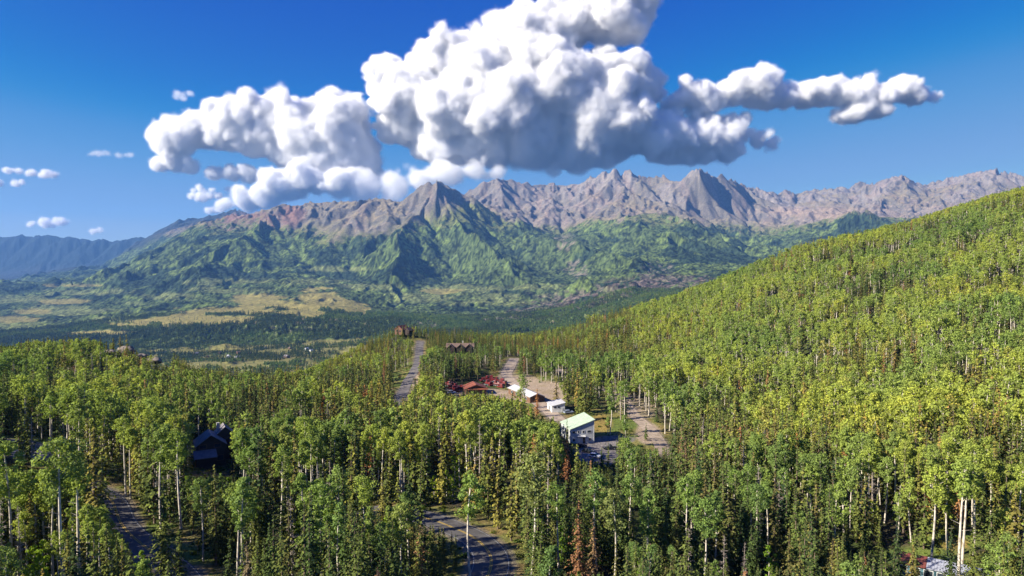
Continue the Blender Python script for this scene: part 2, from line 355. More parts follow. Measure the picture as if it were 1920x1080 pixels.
def strip(name, key, off, w, lift, mat, step=2.5, dash=None, parent=None, z_jit=0):
    pl = np.array(ROADS[key][0]); seg = np.r_[0, np.cumsum(np.hypot(*np.diff(pl, axis=0).T))]
    s = np.arange(0, seg[-1], step); x = np.interp(s, seg, pl[:, 0]); y = np.interp(s, seg, pl[:, 1])
    tx = np.gradient(x); ty = np.gradient(y); L = np.hypot(tx, ty); nx, ny = -ty/L, tx/L
    k = 3 if w > 2 else 1
    offs = np.linspace(off-w/2, off+w/2, k+1)
    V = []
    for i in range(len(s)):
        for o in offs:
            px, py = x[i]+nx[i]*o, y[i]+ny[i]*o; V.append((px, py, 0))
    V = np.array(V); V[:, 2] = h_near(V[:, 0], V[:, 1])+lift
    return mesh_np(name, V, grid_faces(len(s), k+1), [mat])

def near_ground():
    U = np.arange(-500, 2440, 3.2); nc = len(U)
    Yr = np.concatenate([np.arange(30, 100, 3), np.arange(100, 480, 1.1), np.arange(480, 760, 2.5), np.arange(760, 1650, 12)]).astype(float); nr = len(Yr)
    X = ((U-960)/F)[None]*Yr[:, None]; Y = np.repeat(Yr[:, None], nc, 1)
    Z = h_near(X, Y)
    rd = road_dist(X, Y)-3.5                      # distance from road edge
    Z = Z+.5*(fbm(X/7, Y/7, 3, 207)-.5)*sstep(.5, 4, rd)
    Z = Z-sstep(1300, 1600, Y)*30
    pu, pv, _ = project((X, Y, Z))
    n1 = fbm(X/22, Y/22, 4, 210); n2 = fbm(X/6, Y/6, 3, 211)
    C = np.zeros((nr, nc, 3)); C[:] = (.045, .05, .022)
    def lay(m, col):
        m = np.clip(m, 0, 1)[..., None]; C[:] = C*(1-m)+np.array(col)*m
    def blob(lst, soft=.4, wob=.7):
        m = np.zeros((nr, nc))
        for (bu, bv, ru, rv) in lst:
            d = np.sqrt(((pu-bu)/ru)**2+((pv-bv)/rv)**2)+wob*(n1*.6+n2*.4-.5)
            m = np.maximum(m, 1-sstep(1-soft*.5, 1+soft*.5, d))
        return m
    lay(sstep(.45, .62, n1), (.07, .06, .035)); lay(sstep(.55, .7, n2)*.6, (.09, .13, .03))
    verge = sstep(9, 2, rd)*(.6+.4*n1*2)
    lay(verge*.9, (.17, .17, .05)); lay(verge*sstep(.5, .6, n2), (.24, .18, .07))
    lay(sstep(1.8, .6, rd)*.8, (.2, .17, .13))
    grass = blob([(1125, 790, 45, 28), (1165, 800, 30, 30), (1060, 735, 80, 18), (1000, 710, 50, 10), (1180, 835, 60, 12), (1790, 1010, 70, 22), (1720, 1045, 90, 20), (60, 830, 60, 10), (1010, 755, 60, 6), (300, 1000, 30, 25), (1850, 1060, 80, 20), (370, 1040, 40, 20), (760, 705, 30, 25)])
    lay(grass, (.13, .17, .04)); lay(grass*sstep(.45, .6, n2), (.2, .18, .06))
    lay(blob([(1127, 793, 20, 18), (1790, 1020, 30, 12), (1730, 1060, 30, 8)], .6), (.27, .2, .06))
    dirt = blob([(1025, 737, 40, 22), (985, 715, 26, 14), (955, 712, 22, 14), (1000, 745, 60, 10), (900, 736, 60, 7), (1215, 812, 22, 20), (1200, 770, 40, 16), (1180, 760, 26, 20), (870, 730, 40, 5), (785, 715, 12, 25)], .35, .8)
    lay(dirt, (.36, .28, .2)); lay(dirt*sstep(.5, .62, n2), (.3, .235, .15)); lay(dirt*sstep(.55, .7, n1)*.6, (.23, .2, .11)); rut = np.minimum(abs(rd+2.2), abs(rd+4.3)); lay(sstep(.5, .15, rut)*(Y > 250)*.5, (.16, .125, .09))
    lay(blob([(1120, 848, 55, 24), (1150, 825, 40, 8)], .25, .3), (.2, .18, .17))
    lay(blob([(60, 850, 40, 14)], .3, .5), (.3, .27, .24))
    lay(blob([(255, 655, 40, 12), (340, 680, 25, 8)], .5, 1)*sstep(.5, .6, n2), (.4, .36, .32))
    geo_nt = NT('forest_floor'); geo = geo_nt.n('ShaderNodeNewGeometry'); ps = geo.outputs['Position']
    f = geo_nt.noise(1.1, 5, .7, ps)
    col = geo_nt.mix(1.0, geo_nt.attr('col'), geo_nt.ramp(f, [(.3, (.5, .5, .5)), (.5, (.95, .95, .95)), (.72, (1.5, 1.5, 1.4))]), 'MULTIPLY')
    geo_nt.bsdf(col, .95, .05, bump=f, bstr=.8, bdist=.5)
    o = mesh_np('ground', np.stack([X, Y, Z], -1).reshape(-1, 3), grid_faces(nr, nc), [geo_nt.m], True, C.reshape(-1, 3))
    o['kind'] = 'structure'; return o
near_ground()
def flat_mat(name, c1, c2, scale, rough=.85, spec=.3, det=4, lo=.35, hi=.65):
    t = NT(name); ps = t.n('ShaderNodeNewGeometry').outputs['Position']
    t.bsdf(t.ramp(t.noise(scale, det, .65, ps), [(lo, c1), (hi, c2)]), rough, spec); return t.m
m_asph = flat_mat('asphalt', (.068, .064, .058), (.11, .104, .095), .35)
m_asph2 = flat_mat('old_asphalt', (.11, .10, .09), (.19, .17, .15), .4)
m_dirt = flat_mat('dirt_surface', (.24, .19, .14), (.42, .335, .25), .5)
m_yel = flat_mat('yellow_paint', (.3, .2, .05), (.5, .34, .06), 1.5, lo=.3, hi=.5)
m_wht = flat_mat('white_paint', (.14, .14, .135), (.34, .34, .33), 1.5)
def setk(o, k='structure', label=None):
    o['kind'] = k
    if label: o['label'] = label
    return o
setk(strip('road', 'left road', 0, 6.4, .06, m_asph)); setk(strip('road_marking', 'left road', .16, .16, .085, m_yel)); setk(strip('road_marking', 'left road', -.16, .16, .085, m_yel))
setk(strip('road', 'curving road', 0, 7.2, .06, m_asph)); setk(strip('road_marking', 'curving road', .16, .16, .085, m_yel)); setk(strip('road_marking', 'curving road', -.16, .16, .085, m_yel))
for k in ('left road', 'curving road'):
    for s_ in ((-2.85, 2.85) if k == 'left road' else (-3.2, 3.2)): setk(strip('road_edge_line', k, s_, .13, .085, m_wht))
setk(strip('road', 'ridge road', 0, 6, .1, m_asph2)); setk(strip('gravel_lane', 'gravel lane', 0, 7, .08, m_dirt)); setk(strip('dirt_track', 'dirt track', 0, 6, .08, m_dirt))
setk(strip('dirt_track', 'switchback', 0, 5, .08, m_dirt)); setk(strip('driveway', 'side drive', 0, 6, .08, m_asph2))
# ------------------------------------------------------------------ trees: meshes
def leaf_mat(name, stops, trans=.35, vary=.35, dry=None):
    t = NT(name); oi = t.n('ShaderNodeObjectInfo'); geo = t.n('ShaderNodeNewGeometry')
    col = t.ramp(oi.outputs['Random'], stops)
    leaf = t.ramp(geo.outputs['Random Per Island'], [(0, (1-vary,)*3), (.6, (1, 1, 1)), (1, (1+vary, 1+vary*.9, 1))])
    col = t.mix(1, col, leaf, 'MULTIPLY')
    # stands of trees differ a little in hue from one another
    zone = t.noise(.012, 2, .5, oi.outputs['Location'])
    col = t.mix(1, col, t.ramp(zone, [(.36, (.6, .74, .85)), (.5, (.95, 1, 1)), (.66, (1.1, 1.05, .85))]), 'MULTIPLY')
    d = t.n('ShaderNodeBsdfDiffuse'); tr = t.n('ShaderNodeBsdfTranslucent'); m = t.n('ShaderNodeMixShader'); m.inputs[0].default_value = trans
    t.l(col, d.inputs[0]); t.l(t.mix(1, col, (1.15, 1.15, .6), 'MULTIPLY'), tr.inputs[0])
    t.l(d.outputs[0], m.inputs[1]); t.l(tr.outputs[0], m.inputs[2]); t.l(m.outputs[0], t.out.inputs['Surface'])
    return t.m
m_aspen = leaf_mat('aspen_leaves', [(0, (.22, .28, .08)), (.3, (.32, .38, .085)), (.55, (.27, .34, .095)), (.8, (.36, .42, .09)), (.95, (.38, .42, .09)), (1, (.38, .36, .11))])
m_young = leaf_mat('young_aspen_leaves', [(0, (.26, .37, .04)), (1, (.34, .44, .045))])
m_spruce = leaf_mat('spruce_needles', [(0, (.06, .085, .034)), (.3, (.12, .145, .04)), (.7, (.18, .19, .046)), (.92, (.21, .185, .05)), (1, (.23, .16, .055))], .12, .4)
m_rust = leaf_mat('dead_red_needles', [(0, (.36, .15, .07)), (.6, (.38, .19, .085)), (1, (.28, .19, .10))], .1, .35)
m_shrub = leaf_mat('shrub_leaves', [(0, (.06, .10, .02)), (.5, (.10, .16, .03)), (.8, (.19, .2, .04)), (1, (.2, .15, .06))])
def bark(name, c1, c2, c3, s=1.2):
    t = NT(name); tc = t.n('ShaderNodeTexCoord').outputs['Object']; mp = t.n('ShaderNodeMapping'); mp.inputs['Scale'].default_value = (3, 3, 1); t.l(tc, mp.inputs[0])
    t.bsdf(t.ramp(t.noise(s, 4, .7, mp.outputs[0]), [(.3, c1), (.5, c2), (.68, c3)]), .9, .1); return t.m
m_abark = bark('aspen_bark', (.13, .11, .09), (.52, .47, .39), (.68, .62, .53))
m_sbark = bark('spruce_bark', (.09, .065, .05), (.16, .12, .09), (.22, .17, .13))
m_dbark = bark('dead_grey_wood', (.2, .17, .145), (.33, .28, .24), (.42, .37, .33))

def tube(path, radii, n=6):
    path = np.array(path, float); k = len(path); V = []
    for i in range(k):
        t = path[min(i+1, k-1)]-path[max(i-1, 0)]; t /= np.linalg.norm(t)
        a = np.cross(t, (0, .3, 1) if abs(t[2]) < .8 else (1, 0, 0)); a /= np.linalg.norm(a); b = np.cross(t, a)
        for j in range(n):
            an = 2*pi*j/n; V.append(path[i]+radii[i]*(a*cos(an)+b*sin(an)))
    F_ = [(i*n+j, i*n+(j+1) % n, (i+1)*n+(j+1) % n, (i+1)*n+j) for i in range(k-1) for j in range(n)]
    return np.array(V), np.array(F_)
def join(parts):
    V = []; F_ = []; o = 0
    for v, f in parts: V.append(v); F_.append(np.asarray(f)+o); o += len(v)
    return np.concatenate(V), np.concatenate(F_)
def quads(c, nrm, size, rs, asp=.75):
    n = len(c); r = rs.normal(size=(n, 3)); a = np.cross(nrm, r); a /= np.linalg.norm(a, axis=1)[:, None]+1e-9
    b = np.cross(nrm, a); b /= np.linalg.norm(b, axis=1)[:, None]+1e-9
    s = size[:, None]*.5
    V = np.stack([c+a*s, c+b*s*asp, c-a*s, c-b*s*asp], 1).reshape(-1, 3)
    return V, np.arange(4*n).reshape(n, 4)

def aspen_mesh(seed, H=17, cw=2.4, cfrac=.45, lean=.0, nclump=34, per=55, leaf=.34, fork=False, droop=0, low=0):
    """returns (trunk mesh arrays, crown mesh arrays)"""
    rs = np.random.RandomState(seed); parts = []
    bend = rs.normal(size=2)*.45
    def axis(t): return np.array([lean*H*t+bend[0]*sin(t*3), bend[1]*sin(t*2.5+1)-bend[1]*.84, H*t])
    ts = np.linspace(0, .93, 9); path = [axis(t)-(0, 0, 1.2 if t == 0 else 0) for t in ts]
    r0 = .0112*H+.02; parts.append(tube(path, [r0*(1-.85*t)+.02 for t in ts]))
    cl = []; z0 = 1-cfrac
    for i in range(nclump):
        t = z0+cfrac*(i+.5)/nclump+rs.normal()*.012
        w = (t-z0)/cfrac; prof = max(.12, (sin(pi*min(1, w*.86+.14))**.75))*(.75+.5*rs.rand())
        an = rs.rand()*2*pi; r = cw*prof*(rs.rand()**.55)
        base = axis(min(t, .98)-.02*rs.rand()); c = base+np.array([cos(an)*r, sin(an)*r, rs.normal()*.25+r*.18])
        cs = cw*(.26+.2*rs.rand())*(1-.35*max(0, w-.6))
        cl.append((c, cs))
        if i % 3 == 0 and r > .5: 
            st = axis(max(.3, t-.05-.05*rs.rand())); parts.append(tube([st, (st+c)/2+(0, 0, .15), c], [.05, .035, .012], 4))
    for q in range(3+int(rs.rand()*3)):                         # short dead twigs low on the stem
        t = z0*(.45+.5*rs.rand()); st = axis(t); an = rs.rand()*2*pi; l = .5+rs.rand()*.9
        parts.append(tube([st, st+(cos(an)*l, sin(an)*l, l*.35)], [.03, .01], 4))
    C = []; N = []
    for c, cs in cl:
        k = int(per*(.6+.8*rs.rand())); d = rs.normal(size=(k, 3)); d /= np.linalg.norm(d, axis=1)[:, None]
        rr = cs*(.35+.65*rs.rand(k)**.5); p = c+d*rr[:, None]*np.array([1, 1, .78]); C.append(p)
        out = p-axis(.75); out /= np.linalg.norm(out, axis=1)[:, None]
        N.append(d*.9+out*.3+rs.normal(size=(k, 3))*.55+np.array([0, 0, .25]))
    C = np.concatenate(C); N = np.concatenate(N)
    return join(parts), quads(C, N, leaf*(.7+.6*rs.rand(len(C))), rs)

def spruce_mesh(seed, H=18, R=2.0, z0=.06, dens=1.0, size=.42, ragged=.3, droop=.42, bare=.0):
    rs = np.random.RandomState(seed); ts = np.linspace(0, 1, 7)
    bx = rs.normal()*.15
    def ax(t): return np.array([bx*sin(3*t), 0, H*t])
    parts = [tube([ax(t)-(0, 0, 1.2 if t == 0 else 0) for t in ts], [(.013*H)*(1-t)+.015 for t in ts])]
    C = []; N = []; Sz = []
    nw = int(H*2.1*dens**.5); z = z0
    side = 1+.35*np.sin(np.arange(360)/57.3*2+rs.rand()*6)*ragged
    for i in range(nw):
        t = z0+(1-z0)*(i+.3*rs.rand())/nw
        prof = (1-t)**.78*min(1, .35+(t-z0)*5)
        lobes = 1+ragged*.7*sin(i*1.7+seed)
        nb = max(3, int((5+6*prof)*dens**.5))
        for b in range(nb):
            if rs.rand() < bare: continue
            an = rs.rand()*2*pi; L = R*prof*(1+ragged*rs.normal()*.7)*lobes*side[int(an*57.2) % 360]
            L = max(L, .18); k = max(1, int(L/(size*.62)))
            for q in range(k):
                f = (q+.55)/k; dr = droop*L*f*f-.08*L*f
                C.append(ax(t)+np.array([cos(an)*L*f+rs.normal()*.07, sin(an)*L*f+rs.normal()*.07, -dr+rs.normal()*.08]))
                N.append(np.array([cos(an)*.6, sin(an)*.6, .75])+rs.normal(size=3)*.38); Sz.append(size*(1.25-.45*f)*(.75+.5*rs.rand()))
            if i % 4 == 0 and b % 3 == 0 and L > .7:
                parts.append(tube([ax(t), ax(t)+(cos(an)*L*.8, sin(an)*L*.8, -droop*L*.5)], [.035, .01], 4))
    C.append(ax(.995)); N.append(np.array([1., .2, .1])); Sz.append(size*.9)
    C = np.array(C); N = np.array(N)
    return join(parts), quads(C, N, np.array(Sz), rs, .8)
def snag_mesh(seed, H=15, nb=70, L0=1.6, up=.3):
    rs = np.random.RandomState(seed); ts = np.linspace(0, 1, 7); b = rs.normal(size=2)*.3
    def ax(t): return np.array([b[0]*sin(2*t), b[1]*sin(3*t), H*t])
    tr = tube([ax(t)-(0, 0, 1.2 if t == 0 else 0) for t in ts], [(.013*H)*(1-t)+.02 for t in ts]); parts = []
    for i in range(nb):
        t = .18+.8*rs.rand(); st = ax(t); an = rs.rand()*2*pi; L = L0*(1-t*.75)*(.5+.8*rs.rand())
        e = st+np.array([cos(an)*L, sin(an)*L, L*up*rs.normal()+L*up*.5]); m_ = (st+e)/2+rs.normal(size=3)*.12
        parts.append(tube([st, m_, e], [.05, .035, .015], 3))
        for q in range(3):
            a2 = an+rs.normal()*.9; l2 = L*.45; parts.append(tube([m_, m_+np.array([cos(a2)*l2, sin(a2)*l2, rs.normal()*.3*l2])], [.025, .01], 3))
    return tr, join(parts)
def shrub_mesh(seed, R=.9, leaf=.3, n=150):
    rs = np.random.RandomState(seed); d = rs.normal(size=(n, 3)); d /= np.linalg.norm(d, axis=1)[:, None]; d[:, 2] = abs(d[:, 2])
    lob = 1+.3*np.sin(d[:, 0]*5+seed)+.3*np.cos(d[:, 1]*6)
    return quads(d*(R*lob*(.5+.5*rs.rand(n)))[:, None]*np.array([1, 1, .8]), d+rs.normal(size=(n, 3))*.5, np.full(n, leaf), rs)

KIT = {}    # kind -> list of (trunk mesh, crown mesh, look words, combined mesh for the far wood, height)
def both(name, tr, cr, mt, mc, look, H):
    me_t = mesh_np(name+'_trunk', tr[0], tr[1], [mt], True, link=False); me_c = mesh_np(name+'_crown', cr[0], cr[1], [mc], link=False)
    return (me_t, me_c, look, H)
def combined(name, tr, cr, mt, mc):
    V, Fc = join([tr, cr]); idx = np.r_[np.zeros(len(tr[1]), int), np.ones(len(cr[1]), int)]
    me = mesh_np(name, V, Fc, [mt, mc], link=False, mat_idx=idx); ob = bpy.data.objects.new(name, me); return ob
A_SPEC = [dict(H=18, cw=2.3, cfrac=.36, look='round-crowned'), dict(H=17, cw=1.7, cfrac=.46, look='narrow-crowned'), dict(H=19, cw=2.6, cfrac=.31, look='broad-crowned'),
          dict(H=18.5, cw=1.8, cfrac=.27, lean=.03, look='high-crowned'), dict(H=15.5, cw=2.0, cfrac=.54, look='deep-crowned'), dict(H=17.5, cw=2.3, cfrac=.4, lean=-.035, look='leaning')]
S_SPEC = [dict(H=18, R=2.5, look='slender'), dict(H=19, R=2.1, ragged=.45, look='spire-like'), dict(H=15, R=2.8, look='broad'), dict(H=19.5, R=2.5, ragged=.55, bare=.25, look='ragged'), dict(H=13, R=2.5, ragged=.2, look='short')]
def kw(d): return {k: v for k, v in d.items() if k != 'look'}
KIT['aspen'] = [both('aspen', *aspen_mesh(10+i, **kw(s)), m_abark, m_aspen, s['look'], s['H']) for i, s in enumerate(A_SPEC)]
KIT['spruce'] = [both('spruce', *spruce_mesh(30+i, **kw(s)), m_sbark, m_spruce, s['look'], s['H']) for i, s in enumerate(S_SPEC)]
KIT['young'] = [both('young_aspen', *aspen_mesh(50+i, H=10-2*i, cw=1.5, cfrac=.82, nclump=26, per=40, leaf=.3), m_abark, m_young, 'young', 10-2*i) for i in range(2)]
KIT['rust'] = [both('rust', *spruce_mesh(60+i, H=16-i, R=2.3, ragged=.4, bare=.15*i+.05), m_dbark, m_rust, 'rust-red', 16-i) for i in range(2)]
KIT['snag'] = [both('snag', *snag_mesh(70+i, H=14+2*i), m_dbark, m_dbark, 'bare', 14+2*i) for i in range(3)]
def far_spec(s):
    k = kw(s); k['cfrac'] = min(.56, k.get('cfrac', .45)*1.2); k['cw'] = k['cw']*1.24; k['H'] = k['H']*.88; return k
FAR_KIT = {'aspen': [combined('aspen_far', *aspen_mesh(110+i, nclump=24, per=24, leaf=.58, **far_spec(s)), m_abark, m_aspen) for i, s in enumerate(A_SPEC)],
           'spruce': [combined('spruce_far', *spruce_mesh(130+i, size=.75, dens=.45, **kw(s)), m_sbark, m_spruce) for i, s in enumerate(S_SPEC)]}
def shrub_ob(i):
    q = shrub_mesh(90+i); me = mesh_np('shrub', q[0], q[1], [m_shrub], link=False); return bpy.data.objects.new('shrub', me)
SHRUBS = [shrub_ob(i) for i in range(3)]

def scatter(name, pts, kit, label, cat=None):
    """one object of points that carries tree meshes: pts rows = x,y,z,scale,rot,variant"""
    pts = np.array(pts, float)
    me = bpy.data.meshes.new(name); me.vertices.add(len(pts)); me.vertices.foreach_set('co', pts[:, :3].astype(np.float32).ravel())
    for nm, c in (('sc', 3), ('rz', 4)):
        at = me.attributes.new(nm, 'FLOAT', 'POINT'); at.data.foreach_set('value', pts[:, c].astype(np.float32))
    at = me.attributes.new('var', 'INT', 'POINT'); at.data.foreach_set('value', pts[:, 5].astype(np.int32))
    o = bpy.data.objects.new(name, me); S.collection.objects.link(o)
    ng = bpy.data.node_groups.new(name, 'GeometryNodeTree')
    ng.interface.new_socket('Geometry', in_out='INPUT', socket_type='NodeSocketGeometry'); ng.interface.new_socket('Geometry', in_out='OUTPUT', socket_type='NodeSocketGeometry')
    N_ = ng.nodes; gi = N_.new('NodeGroupInput'); go = N_.new('NodeGroupOutput'); jn = N_.new('GeometryNodeJoinGeometry')
    def named(nm, ty):
        a = N_.new('GeometryNodeInputNamedAttribute'); a.data_type = ty; a.inputs['Name'].default_value = nm; return a.outputs['Attribute']
    sc, rz, va = named('sc', 'FLOAT'), named('rz', 'FLOAT'), named('var', 'INT')
    cx = N_.new('ShaderNodeCombineXYZ'); ng.links.new(rz, cx.inputs[2])
    for k, ob in enumerate(kit):
        oi = N_.new('GeometryNodeObjectInfo'); oi.inputs['Object'].default_value = ob; oi.inputs['As Instance'].default_value = True
        ip = N_.new('GeometryNodeInstanceOnPoints'); eq = N_.new('FunctionNodeCompare'); eq.data_type = 'INT'; eq.operation = 'EQUAL'
        ng.links.new(va, eq.inputs[2]); eq.inputs[3].default_value = k
        ng.links.new(gi.outputs[0], ip.inputs['Points']); ng.links.new(eq.outputs[0], ip.inputs['Selection'])
        ng.links.new(oi.outputs['Geometry'], ip.inputs['Instance']); ng.links.new(cx.outputs[0], ip.inputs['Rotation']); ng.links.new(sc, ip.inputs['Scale'])
        ng.links.new(ip.outputs[0], jn.inputs[0])
    ng.links.new(jn.outputs[0], go.inputs[0])
    md = o.modifiers.new('scatter', 'NODES'); md.node_group = ng
    o['kind'] = 'stuff'; o['label'] = label
    return o
# ------------------------------------------------------------------ forest: where the trees stand
SKY = [(-300, 655), (0, 650), (60, 640), (150, 632), (200, 636), (235, 626), (270, 642), (330, 665), (365, 690), (480, 693), (560, 688), (620, 662), (680, 636), (730, 616), (765, 606), (800, 616), (860, 612), (950, 617), (1050, 602),
       (1100, 587), (1200, 562), (1300, 537), (1400, 492), (1500, 455), (1600, 437), (1700, 417), (1750, 402), (1850, 370), (1920, 353), (2300, 300)]
# features that must stay in sight: u0, u1, v_bottom, distance
SEE = [(1050, 1122, 828, 268), (1060, 1078, 805, 268), (1094, 1150, 858, 250), (1028, 1062, 780, 315), (940, 965, 735, 345), (866, 914, 728, 362), (838, 866, 732, 365), (905, 954, 728, 368),
       (990, 1052, 758, 330), (938, 972, 716, 400), (745, 765, 742, 345), (768, 786, 710, 385), (775, 795, 660, 520), (1164, 1205, 792, 300), (1188, 1250, 836, 268), (1100, 1150, 812, 275),
       (15, 92, 872, 175), (815, 972, 1095, 100), (800, 850, 972, 140), (364, 428, 888, 224), (836, 890, 656, 500), (736, 764, 624, 585), (1692, 1762, 1095, 110), (1745, 1835, 1066, 128), (1040, 1052, 700, 400), (96, 112, 716, 300), (362, 382, 1034, 100)]
HOLE = [(1120, 850, 36, 16), (1098, 822, 34, 20), (1128, 793, 28, 24), (1050, 775, 36, 16), (965, 748, 50, 16), (888, 730, 58, 15), (1020, 737, 38, 20), (996, 714, 18, 10), (955, 700, 18, 30), (398, 868, 46, 26),
        (860, 660, 34, 6), (751, 625, 18, 5), (1725, 1085, 75, 45), (1800, 1035, 50, 25), (45, 845, 50, 22), (760, 725, 24, 34), (1030, 790, 20, 8), (845, 958, 40, 12), (372, 1035, 10, 14), (1160, 828, 30, 12), (1205, 800, 20, 24)]
def build_sites():
    rs = np.random.RandomState(7)
    out = []
    for (y0, y1, sp) in ((72, 240, 3.5), (240, 420, 4.0), (420, 800, 4.3)):
        ys = np.arange(y0, y1, sp)
        for y in ys:
            xs = np.arange(-.83*y-25, .83*y+25, sp); xx = xs+rs.uniform(-.48, .48, len(xs))*sp; yy = y+rs.uniform(-.48, .48, len(xs))*sp
            out.append(np.stack([xx, yy], 1))
    P_ = np.concatenate(out); x, y = P_[:, 0], P_[:, 1]; z = h_near(x, y)
    gu, gv, _ = project((x, y, z)); rd = road_dist(x, y)-3.5
    keep = rd > 2.2
    for (bu, bv, ru, rv) in HOLE: keep &= ((gu-bu)/ru)**2+((gv-bv)/rv)**2 > 1
    cl = fbm(x/28, y/28, 3, 301); cl2 = fbm(x/75, y/75, 2, 305); cl3 = fbm(x/14, y/14, 2, 309); r = rs.rand(len(x)); r2 = rs.rand(len(x))
    keep &= ~((cl3 < .37) & (r < .85)); keep &= ~((cl3 > .64) & (y > 260) & (r > .55))
    return x[keep], y[keep], z[keep], gu[keep], gv[keep], cl[keep], cl2[keep], r[keep], r2[keep], rd[keep]
def ell(u, v, bu, bv, ru, rv): return np.exp(-(((u-bu)/ru)**2+((v-bv)/rv)**2))
x, y, z, gu, gv, cl, cl2, r, r2, rd = build_sites()
hill = sstep(1120, 1300, gu)*sstep(900, 830, gv)
pa = .28+.46*hill
pa = pa-.35*ell(gu, gv, 1330, 900, 180, 60)-.3*ell(gu, gv, 700, 880, 170, 60)+.3*ell(gu, gv, 640, 680, 90, 30)-.45*ell(gu, gv, 1000, 665, 70, 30)-.3*ell(gu, gv, 260, 700, 60, 30)-.4*ell(gu, gv, 440, 740, 100, 20)
pa = pa-.25*ell(gu, gv, 600, 770, 140, 30)+.35*ell(gu, gv, 620, 830, 90, 25)-.2*ell(gu, gv, 100, 1010, 100, 80)+.2*ell(gu, gv, 1200, 720, 90, 60)
score = pa+2.1*(cl-.5)+.9*(cl2-.5)
kind = np.where(r < score, 0, 1)                     # 0 aspen, 1 spruce
rust_p = .012+.10*ell(gu, gv, 1340, 900, 200, 70)+.16*ell(gu, gv, 1000, 660, 60, 20)+.05*ell(gu, gv, 760, 870, 150, 70)+.14*ell(gu, gv, 1230, 620, 160, 12)+.12*ell(gu, gv, 1480, 500, 60, 30)
snag_p = .012+.05*ell(gu, gv, 740, 880, 130, 50)+.05*ell(gu, gv, 1360, 1010, 100, 40)+.06*ell(gu, gv, 40, 1050, 60, 50)
kind = np.where(r2 < rust_p, 3, np.where(r2 > 1-snag_p, 4, kind))
yg = ell(gu, gv, 650, 1030, 170, 60)+ell(gu, gv, 1020, 1060, 50, 30)+ell(gu, gv, 840, 930, 30, 20)+.8*ell(gu, gv, 1060, 735, 40, 14)+.5*ell(gu, gv, 1500, 960, 120, 30)+1.2*ell(gu,gv,60,1130,60,40)
kind = np.where((yg*(1.0) > .35+.8*np.random.RandomState(3).rand(len(x))) & (kind < 2), 2, kind)
sites = []
rng_ = random.Random(11)
NV = {0: 6, 1: 5, 2: 2, 3: 2, 4: 3}; KN = {0: 'aspen', 1: 'spruce', 2: 'young', 3: 'rust', 4: 'snag'}
RP = []
for key in ('left road', 'curving road'):
    pl_ = np.array(ROADS[key][0])[::2]
    for off in (0, 3.0):
        q_ = pl_+np.array([off, 0]); zz = h_near(q_[:, 0], q_[:, 1]); a_, b_, _ = project((q_[:, 0], q_[:, 1], zz))
        for u_, v_, Y_ in zip(a_, b_, q_[:, 1]):
            if (206 < u_ < 300 or 815 < u_ < 975) and v_ < 1100: RP.append((u_, v_, Y_))
RP = np.array(RP)
def fit_height(px, py, pz, Hh, half):
    """height that keeps what the photo shows in sight (None: no tree here)"""
    u0, vb, _ = project((px, py, pz)); k = F/py
    lim = float(crv(u0, SKY))-rng_.random()*9+rng_.random()*3
    for (a, b, vv, Yf) in SEE:
        if py < Yf-2 and a-half*k*(.75 if py > 160 else 1.15) < u0 < b+half*k*(.75 if py > 160 else 1.15): lim = max(lim, vv+rng_.random()*10)
    hit = (RP[:, 2] > py+1.5) & (abs(RP[:, 0]-u0) < half*k*.62)
    if hit.any(): lim = max(lim, RP[hit, 1].max()+2)
    vt = vb-Hh*k
    if vt < lim: Hh2 = (vb-lim)/k
    else: Hh2 = Hh
    return Hh2
# trees that stand out in the photo: u, row of the foot, row of the top, kind, variant
HERO = [(884, 1110, 888, 0, 0), (120, 1120, 815, 0, 2), (18, 1100, 822, 0, 0), (148, 1105, 845, 0, 3), (465, 1110, 890, 0, 1), (450, 1100, 905, 0, 5), (182, 1085, 800, 1, 0), (308, 1100, 905, 1, 2), (337, 1110, 990, 1, 4), (75, 1120, 1030, 2, 1),
        (1085, 1110, 938, 3, 0), (1112, 1090, 965, 3, 1), (718, 1010, 875, 1, 1), (1151, 1110, 915, 0, 0), (1215, 1100, 912, 0, 1), (995, 1110, 845, 0, 0), (1648, 1070, 968, 1, 1), (1658, 980, 855, 0, 0), (1616, 1060, 995, 1, 4), (1590, 1040, 950, 1, 0),
        (1798, 1105, 860, 0, 3), (1745, 1060, 870, 0, 0), (1779, 1048, 880, 0, 1), (1803, 1065, 850, 0, 0), (1826, 1045, 870, 0, 2), (1855, 1100, 900, 1, 0), (1900, 1110, 905, 1, 2), (8, 1110, 935, 4, 0), (35, 1120, 945, 4, 1), (1355, 1110, 1000, 4, 0), (1395, 1110, 1015, 4, 1), (405, 1060, 870, 1, 3),
        (1063, 905, 822, 3, 0), (1140, 920, 830, 1, 1), (1128, 900, 838, 1, 4), (1007, 782, 728, 3, 1), (1143, 815, 730, 0, 4), (1170, 838, 780, 0, 4), (150, 900, 690+60, 0, 1), (62, 880, 775, 4, 2), (100, 1090, 890, 0, 3), (1440, 1110, 1020, 2, 0), (1185, 1100, 935, 1, 0), (1010, 1110, 900, 1, 0), (1248, 1100, 950, 1, 1), (212, 668, 634, 1, 2), (226, 670, 628, 1, 2), (243, 672, 627, 1, 3), (252, 674, 633, 1, 2), (200, 668, 640, 1, 4), (270, 680, 645, 1, 1), (296, 690, 655, 1, 2), (312, 698, 664, 1, 0), (236, 930, 780, 0, 2), (245, 935, 800, 0, 3)]
heroes = []
for (u, vf, vt, kd, var) in HERO:
    hx, hy, hz = ground_at(u, vf, h_near)
    Hh = (vf-vt)*hy/F*1.02
    SEE.append((u-5, u+5, vt+(.85 if kd == 3 else .5)*(min(vf, 1085)-vt), hy))
    heroes.append((hx, hy, hz, Hh/KIT[KN[kd]][var][3], rng_.random()*6.28, var, kd))
